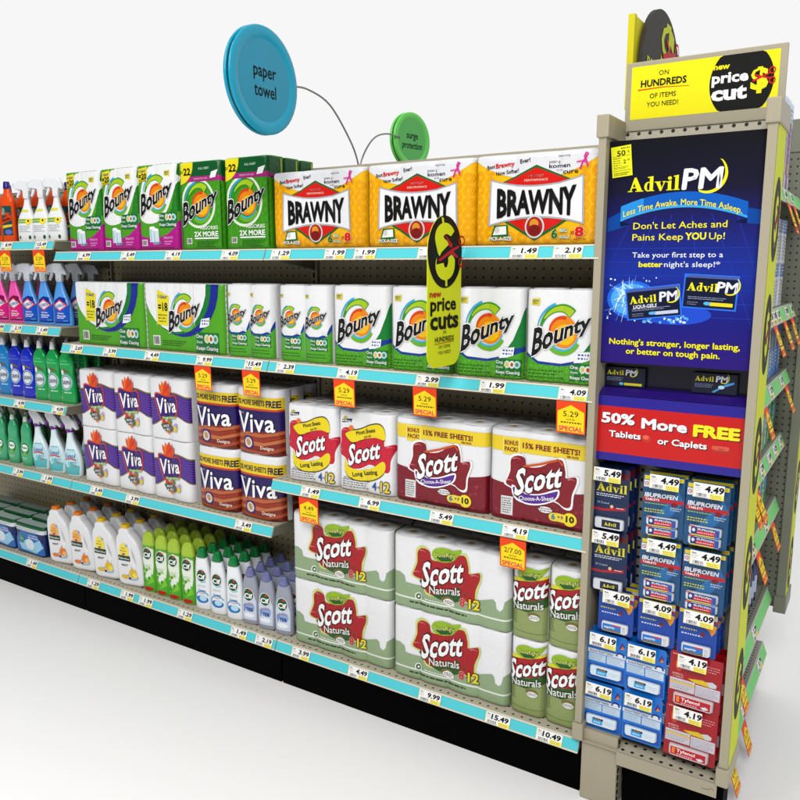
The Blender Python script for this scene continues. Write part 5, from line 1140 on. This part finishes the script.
# ------------------------------------------------------------------ end gondola facing the cross aisle
EY0, EY1 = .19, 1.005
eg = empty('end_gondola', (0, 0, 0), 'end-of-aisle shelving with light green price strips behind the tall rack', 'shelving')
mGr = mat('8EDB8E', 'paper'); mEb = mat('8C8F80', 'metal')
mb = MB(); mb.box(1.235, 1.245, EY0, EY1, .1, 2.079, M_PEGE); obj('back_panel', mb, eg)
mb = MB(); mb.box(1.165, 1.250, .39, .90, 2.080, 2.1195, mEb, .002); mb.box(1.2, 1.234, .42, .86, 1.6, 2.080, mEb); obj('top_rail', mb, eg)
EZ = [1.81, 1.45, 1.213, .975, .73, .37, .146]
for zb in EZ:
    mb = MB(); mb.prism([(1.62, zb), (1.603, zb+.046), (1.246, zb+.046), (1.246, zb+.038), (1.598, zb+.038), (1.614, zb)], 1, EY0, EY1, mEb)
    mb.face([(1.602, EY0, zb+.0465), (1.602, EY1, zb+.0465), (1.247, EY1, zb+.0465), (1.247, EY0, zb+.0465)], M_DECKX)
    mb.prism([(1.612, zb+.003), (1.60, zb+.037), (1.247, zb+.037), (1.247, zb-.03), (1.35, zb-.02)], 1, EY1-.006, EY1-.003, mEb)
    sh_ = obj('shelf' if zb > .2 else 'base_deck', mb, eg)
    st = MB(); st.prism([(1.6192+.001, zb+.004), (1.6045+.001, zb+.043), (1.6045-.001, zb+.043), (1.6192-.001, zb+.004)], 1, EY0+.002, EY1-.002, mGr)
    for a, b_ in ((0, .004), (.0425, .0465)):
        st.prism([(1.62-.017*a/.046+.002, zb+a), (1.62-.017*b_/.046+.002, zb+b_), (1.62-.017*b_/.046-.001, zb+b_), (1.62-.017*a/.046-.001, zb+a)], 1, EY0+.001, EY1-.001, mat('C8C8BC', 'metal'))
    obj('price_strip', st, sh_)
mb = MB(); mb.box(1.25, 1.575, EY0, EY1, .001, .143, mBlk); obj('kick_plate', mb, eg)
egt = {1.81: [(.34, '4.99'), (.50, '6.49'), (.66, '3.29')], 1.45: [(.40, '5.99'), (.48, '7.49'), (.57, '6.79'), (.78, '8.99'), (.93, '4.59')], 1.213: [(.54, '3.79'), (.80, '5.19')],
       .975: [(.34, '2.49'), (.47, '2.99'), (.64, '3.49'), (.78, '4.29'), (.93, '5.79')], .73: [(.42, '3.19'), (.70, '6.29')], .37: [(.25, '1.79'), (.62, '2.29')], .146: [(.50, '3.59'), (.85, '2.79'), (.22, '4.39')]}
LV = {1.81: 'top', 1.45: 'second', 1.213: 'third', .975: 'fourth', .73: 'fifth', .37: 'sixth', .146: 'lowest'}
for zb, L in egt.items():
    for i, (y, p) in enumerate(L):
        o = obj('price_tag', tag_mesh(p, .074, .040)); o.matrix_world = Matrix.Translation((1.6213, y, zb+.003)) @ Matrix.Rotation(PI/2, 4, 'Z') @ Matrix.Rotation(-math.atan2(.017, .046), 4, 'X')
        tag(o, 'small price tag on the %s green strip, %s from near end' % (LV[zb], ORD[i]), 'price tag', 'price tags in the green strips')
for k, (y, zb, p) in enumerate(((.50, 1.81, '5.29'), (.66, 1.81, '4.49'), (.43, 1.45, '5.29'), (.66, 1.45, '3.99'), (.86, 1.45, '5.29'), (.36, 1.213, '4.49'), (.86, 1.213, '5.29'), (.30, .975, '3.99'), (.24, .975, '5.29'), (.46, .73, '4.49'), (.80, .73, '5.29'), (.30, .37, '5.29'), (.45, .146, '5.29'), (.215, .146, '4.49'))):
    o = obj('special_offer_tag', special(p, .070, .095)); o.location = (1.6225, y, zb+.001); o.rotation_euler = (-.32+random.uniform(-.06, .06), .0, PI/2)
    tag(o, 'orange and yellow offer tag under the %s green strip, %s' % (LV[zb], 'near end' if y < .4 else 'middle' if y < .7 else 'far end'), 'offer tag', 'offer tags on the end shelving')
def ebox(name, w, h, d, base, A, fin='gloss'):
    mb = MB(); mb.box(-d, 0, 0, w, 0, h, mat(base, fin), .0015); A.emit(mb, flatX(0.0), fin, eps=.0003); return mb.mesh(name)
def eplace(name, me, cat, desc, grp, n, y0, dy, z, x=1.592):
    for i in range(n):
        o = bpy.data.objects.new(name, me); COL.objects.link(o); o.location = (x-random.uniform(0, .004), y0+dy*i, z); o.rotation_euler = (0, 0, random.uniform(-.02, .02))
        tag(o, '%s, %s from near end' % (desc, ORD[i]), cat, grp)
A = Art(); A.rect(.002, .22, .083, .262, 'B8D0EC', 1); A.tiny(.010, .228, .076, .254, 2, '3A5CB0', 2); A.rect(.008, .01, .050, .21, '8A2C94', 1); A.rect(.055, .01, .066, .21, 'E8E4F0', 1); A.tiny(.012, .03, .046, .19, 8, 'D890D0', 2, fill=.5); A.rect(.070, .05, .08, .2, '5A1C74', 1); A.ell(.03, .07, .012, .02, 'E8B43A', 3)
eplace('remedy_box', ebox('remedy_box', .085, .27, .10, 'D4DCEE', A), 'box', 'tall purple remedy box on the top end shelf', 'purple boxes on the end shelving', 6, .21, .088, 1.857)
A = Art(); A.rect(.002, .095, .078, .135, '4A74C0', 1); A.tiny(.006, .10, .074, .130, 3, 'DCE6F6', 2); A.tiny(.01, .01, .03, .09, 7, '6A7ED0', 2, fill=.4); A.rect(.040, .01, .052, .09, 'D8BC6A', 1); A.tiny(.055, .01, .07, .085, 7, '8A90A8', 2)
for j in range(2): eplace('remedy_box', ebox('remedy_box', .080, .137, .10, 'DCE2F0', A), 'box', 'pale remedy box, %s layer of second end shelf' % ('lower', 'upper')[j], 'pale boxes on the end shelving', 7, .21, .083, 1.497+.138*j)
A = Art(); A.rect(.002, .10, .070, .16, '182848', 1); A.rect(.010, .02, .030, .15, '8AC0F0', 1); A.rect(.045, .03, .054, .14, 'C8A83A', 2); A.tiny(.035, .03, .068, .09, 5, 'E8F0FA', 2)
eplace('remedy_box', ebox('remedy_box', .072, .17, .10, '2C7ACC', A), 'box', 'bright blue remedy box on the third end shelf', 'bright blue boxes on the end shelving', 9, .21, .076, 1.260)
A = Art(); A.rect(.004, .02, .03, .17, 'D8E8E0', 1); A.rect(.034, .02, .05, .15, '2CA048', 2); A.ell(.06, .10, .014, .03, '4AB4E0', 2); A.tiny(.01, .04, .028, .14, 5, '2A8A5A', 2)
eplace('remedy_box', ebox('remedy_box', .082, .185, .10, '1E8A3C', A), 'box', 'green remedy box on the fourth end shelf', 'green boxes on the end shelving', 8, .21, .088, 1.022)
eplace('remedy_box', ebox('remedy_box', .082, .185, .10, '24944A', A), 'box', 'green remedy box on the fifth end shelf', 'green boxes lower on the end shelving', 7, .21, .088, .777)
def vial():
    P = [(0, .026, .026, 0), (.004, .028, .028, 0), (.10, .028, .028, 0), (.15, .026, .026, 0), (.18, .016, .016, 0), (.19, .014, .014, 0)]
    return tree('remedy_bottle', [('bottle_body', bottle_body(P, '1E2C5C', None, bands=[(-1, '1E2C5C'), (.03, 'B8C4DC'), (.075, '2A3C80'), (.12, '1E2C5C')])), ('cap', cap_part(.188, .215, .016, .016, 0, '2C9A84'))])
v0 = vial(); k = 0
for i in range(11):
    for j in range(2):
        o = v0 if k == 0 else copy_tree(v0); k += 1; o.location = (1.555-.07*j, .225+.062*i, .417); tag(o, 'dark blue bottle with teal cap, %s from near end, %s row' % (ORD[i], ('front', 'back')[j]), 'bottle', 'dark bottles on the end shelving')
# far rack
far = empty('display_rack', (1.45, 1.1, .3), 'far beige rack with perforated back beyond the green-strip shelving', 'display rack', 'tall racks at the gondola end')
def fp(n_, mb): o = obj(n_, mb, far); o.location = (-1.45, -1.1, -.3); return o
mb = MB(); mb.box(1.25, 1.633, 1.025, 1.035, .335, 2.02, M_PEGE); mb.box(1.25, 1.633, 1.020, 1.04, 2.02, 2.132, mEb, .003); fp('back_panel', mb)
mb = MB(); mb.box(1.634, 1.666, 1.010, 1.16, .38, 2.07, mEb, .002); fp('post', mb)
mb = MB(); mb.box(1.628, 1.672, 1.004, 1.17, 2.07, 2.135, mEb, .004); fp('top_cap', mb)
mb = MB(); mb.box(1.628, 1.672, 1.004, 1.17, .320, .385, mEb, .004); fp('bottom_cap', mb)
side_sign(1.6662, 1.024, 1.155, .386, 2.068, [1.83, 1.50, 1.14, .80, .50], 'long yellow strip of black dollar ovals on the side of the far rack')

# topper sign above the rack
tp = empty('topper_sign', (1.19, .58, 2.12), 'yellow topper board with a black dollar oval facing the cross aisle, above the header', 'sign')
mb = MB(); mb.prism([(.385, 2.10), (.93, 2.10), (.93, 2.370), (.385, 2.370)], 0, 1.176, 1.180, mat('E4DC3A', 'paper')); o = obj('yellow_board', mb, tp); o.location = (-1.19, -.58, -2.12)
mb = MB(); mb.box(1.160, 1.180, .362, .3845, 2.10, 2.374, mat('DCD42C', 'paper'), .001); o = obj('board_edge', mb, tp); o.location = (-1.19, -.58, -2.12)
mb = MB(); mb.prism([(.625+.235*math.cos(2*PI*i/48), 2.236+.205*math.sin(2*PI*i/48)) for i in range(48)], 0, 1.186, 1.200, mat('4A4640', 'paper'))
A = Art(); A.text('new', .50, 2.262, .040, 'D6DE2E', w=.12, bold=.03, l=2); A.text('price', .66, 2.19, .06, 'D6DE2E', w=.28, bold=.04, l=2)
A.text('$', .68, 2.325, .17, 'D6DE2E', w=.14, bold=.05, l=2); A.stroke([(.62, 2.30), (.78, 2.335)], .022, 'D83038', 4); A.stroke([(.66, 2.36), (.78, 2.28)], .014, 'D83038', 4); A.ring(.80, 2.35, .028, .030, .009, 'D83038', 4); A.ring(.80, 2.265, .028, .030, .009, 'D83038', 4)
A.emit(mb, flatX(1.200), 'paper', eps=.0006); o = obj('black_oval', mb, tp); o.location = (-1.19, -.58, -2.12)

# round aisle signs on wires
def disc_sign(y, z, r, col, rim, lines, wire, label, rz):
    t = empty('round_sign', (.2, y, z), label, 'round sign', 'round signs on wires above the gondola', rz)
    def lat(prof, m_, nm, par):
        mb = MB(); n = 48; mb.loft([[(x, q*r*math.cos(2*PI*k/n), q*r*math.sin(2*PI*k/n)) for k in range(n)] for x, q in prof], m_, cap=True); return obj(nm, mb, par)
    d = lat([(.004, .98), (.009, 1.0), (.013, .99), (.0145, .96), (.0145, .80), (.012, .775), (.0115, .75)], mat(rim, 'gloss'), 'front_rim', t)
    mb = MB(); n = 48; mb.face([(.0119, r*.757*math.cos(2*PI*k/n), r*.757*math.sin(2*PI*k/n)) for k in range(n)], mat(col, 'gloss'))
    A = Art()
    for k, (s_, w_) in enumerate(lines): A.text(s_, 0, (.18-.36*k)*r, .25*r, '10151A', w=w_*r, bold=.012, l=2)
    A.emit(mb, flatX(.0119), 'paper', eps=.0003); obj('sign_face', mb, t)
    lat([(-.004, .955), (.004, .955)], mat('9A9C98', 'chrome'), 'metal_band', t)
    lat([(-.0135, .95), (-.013, .99), (-.009, 1.0), (-.004, .98)], mat(rim, 'gloss'), 'back_rim', t)
    mb = MB(); P = []
    for i in range(len(wire)-1):
        p0 = wire[max(i-1, 0)]; p1 = wire[i]; p2 = wire[i+1]; p3 = wire[min(i+2, len(wire)-1)]
        for j in range(6):
            u = j/6; P.append(tuple(.5*(2*p1[q]+(p2[q]-p0[q])*u+(2*p0[q]-5*p1[q]+4*p2[q]-p3[q])*u*u+(-p0[q]+3*p1[q]-3*p2[q]+p3[q])*u**3) for q in (0, 1)))
    P.append(wire[-1])
    c_, s_ = math.cos(-rz), math.sin(-rz)
    mb.tube([(-(a-y)*s_, (a-y)*c_, b_-z) for a, b_ in P], .0032, mat('9A9C98', 'chrome'), 8); obj('wire', mb, t)
disc_sign(-.205, 2.190, .160, '2A9CB8', '1FA6C2', [('paper', .66), ('towel', .64)], [(-.06, 2.20), (.02, 2.205), (.14, 2.175), (.256, 2.074), (.305, 1.999), (.312, 1.93)], 'turquoise round sign reading paper towel on a bent wire', .03)
disc_sign(.672, 2.125, .108, '66C06A', '7ADB6E', [('surge', .62), ('protection', 1.10)], [(.59, 2.128), (.50, 2.128), (.42, 2.105), (.36, 2.055), (.318, 1.99), (.312, 1.93)], 'light green round sign reading surge protection on a bent wire', -.18)
for o in (mb,): pass

# ------------------------------------------------------------------ light, world, camera
w = bpy.data.worlds.new('World'); SC.world = w; w.use_nodes = True
nt = w.node_tree; bg = nt.nodes['Background']; bg.inputs[1].default_value = 1.0
tc = nt.nodes.new('ShaderNodeTexCoord'); sx = nt.nodes.new('ShaderNodeSeparateXYZ'); mr = nt.nodes.new('ShaderNodeMapRange'); mr.interpolation_type = 'SMOOTHSTEP'
mr.inputs[1].default_value = -.25; mr.inputs[2].default_value = .25; mr.inputs[3].default_value = .16; mr.inputs[4].default_value = .93
nt.links.new(tc.outputs['Generated'], sx.inputs[0]); nt.links.new(sx.outputs[1], mr.inputs[0]); cb = nt.nodes.new('ShaderNodeCombineColor')
for k in range(3): nt.links.new(mr.outputs[0], cb.inputs[k])
nt.links.new(cb.outputs[0], bg.inputs[0])
def area(name, loc, tgt, size, power, col=(1, 1, 1)):
    l = bpy.data.lights.new(name, 'AREA'); l.shape = 'SQUARE'; l.size = size; l.energy = power; l.color = col
    o = bpy.data.objects.new(name, l); COL.objects.link(o); o.location = loc
    o.rotation_euler = (Vector(tgt)-Vector(loc)).to_track_quat('-Z', 'Y').to_euler(); return o
area('key_lamp', (2.7, -4.2, 4.7), (.4, 0, .9), 2.2, 238, (1, .985, .96))
yaw, pitch = .5618, -.1716
f = Vector((-math.sin(yaw)*math.cos(pitch), math.cos(yaw)*math.cos(pitch), math.sin(pitch))); r = Vector((math.cos(yaw), math.sin(yaw), 0)); u = r.cross(f)
cam = bpy.data.cameras.new('camera'); cam.sensor_width = 36; cam.lens = 36*781.03/800; cam.clip_end = 2000; cam.clip_start = .02
area('floor_fill', (-1.0, -3.6, 6.5), (-.8, -1.6, 0), 3.2, 190, (1, .99, .98))  # added fill from above to whiten the aisle floor, no visible fitting
co = bpy.data.objects.new('camera', cam); COL.objects.link(co)
M = Matrix.Identity(4)
for i in range(3): M[i][0] = r[i]; M[i][1] = u[i]; M[i][2] = -f[i]
M.translation = (1.9174, -2.133, 1.6308); co.matrix_world = M
SC.camera = co
SC.view_settings.view_transform = 'Standard'; SC.view_settings.look = 'None'; SC.view_settings.exposure = 0; SC.view_settings.gamma = 1
SC.cycles.max_bounces = 6; SC.cycles.diffuse_bounces = 1; SC.cycles.glossy_bounces = 3
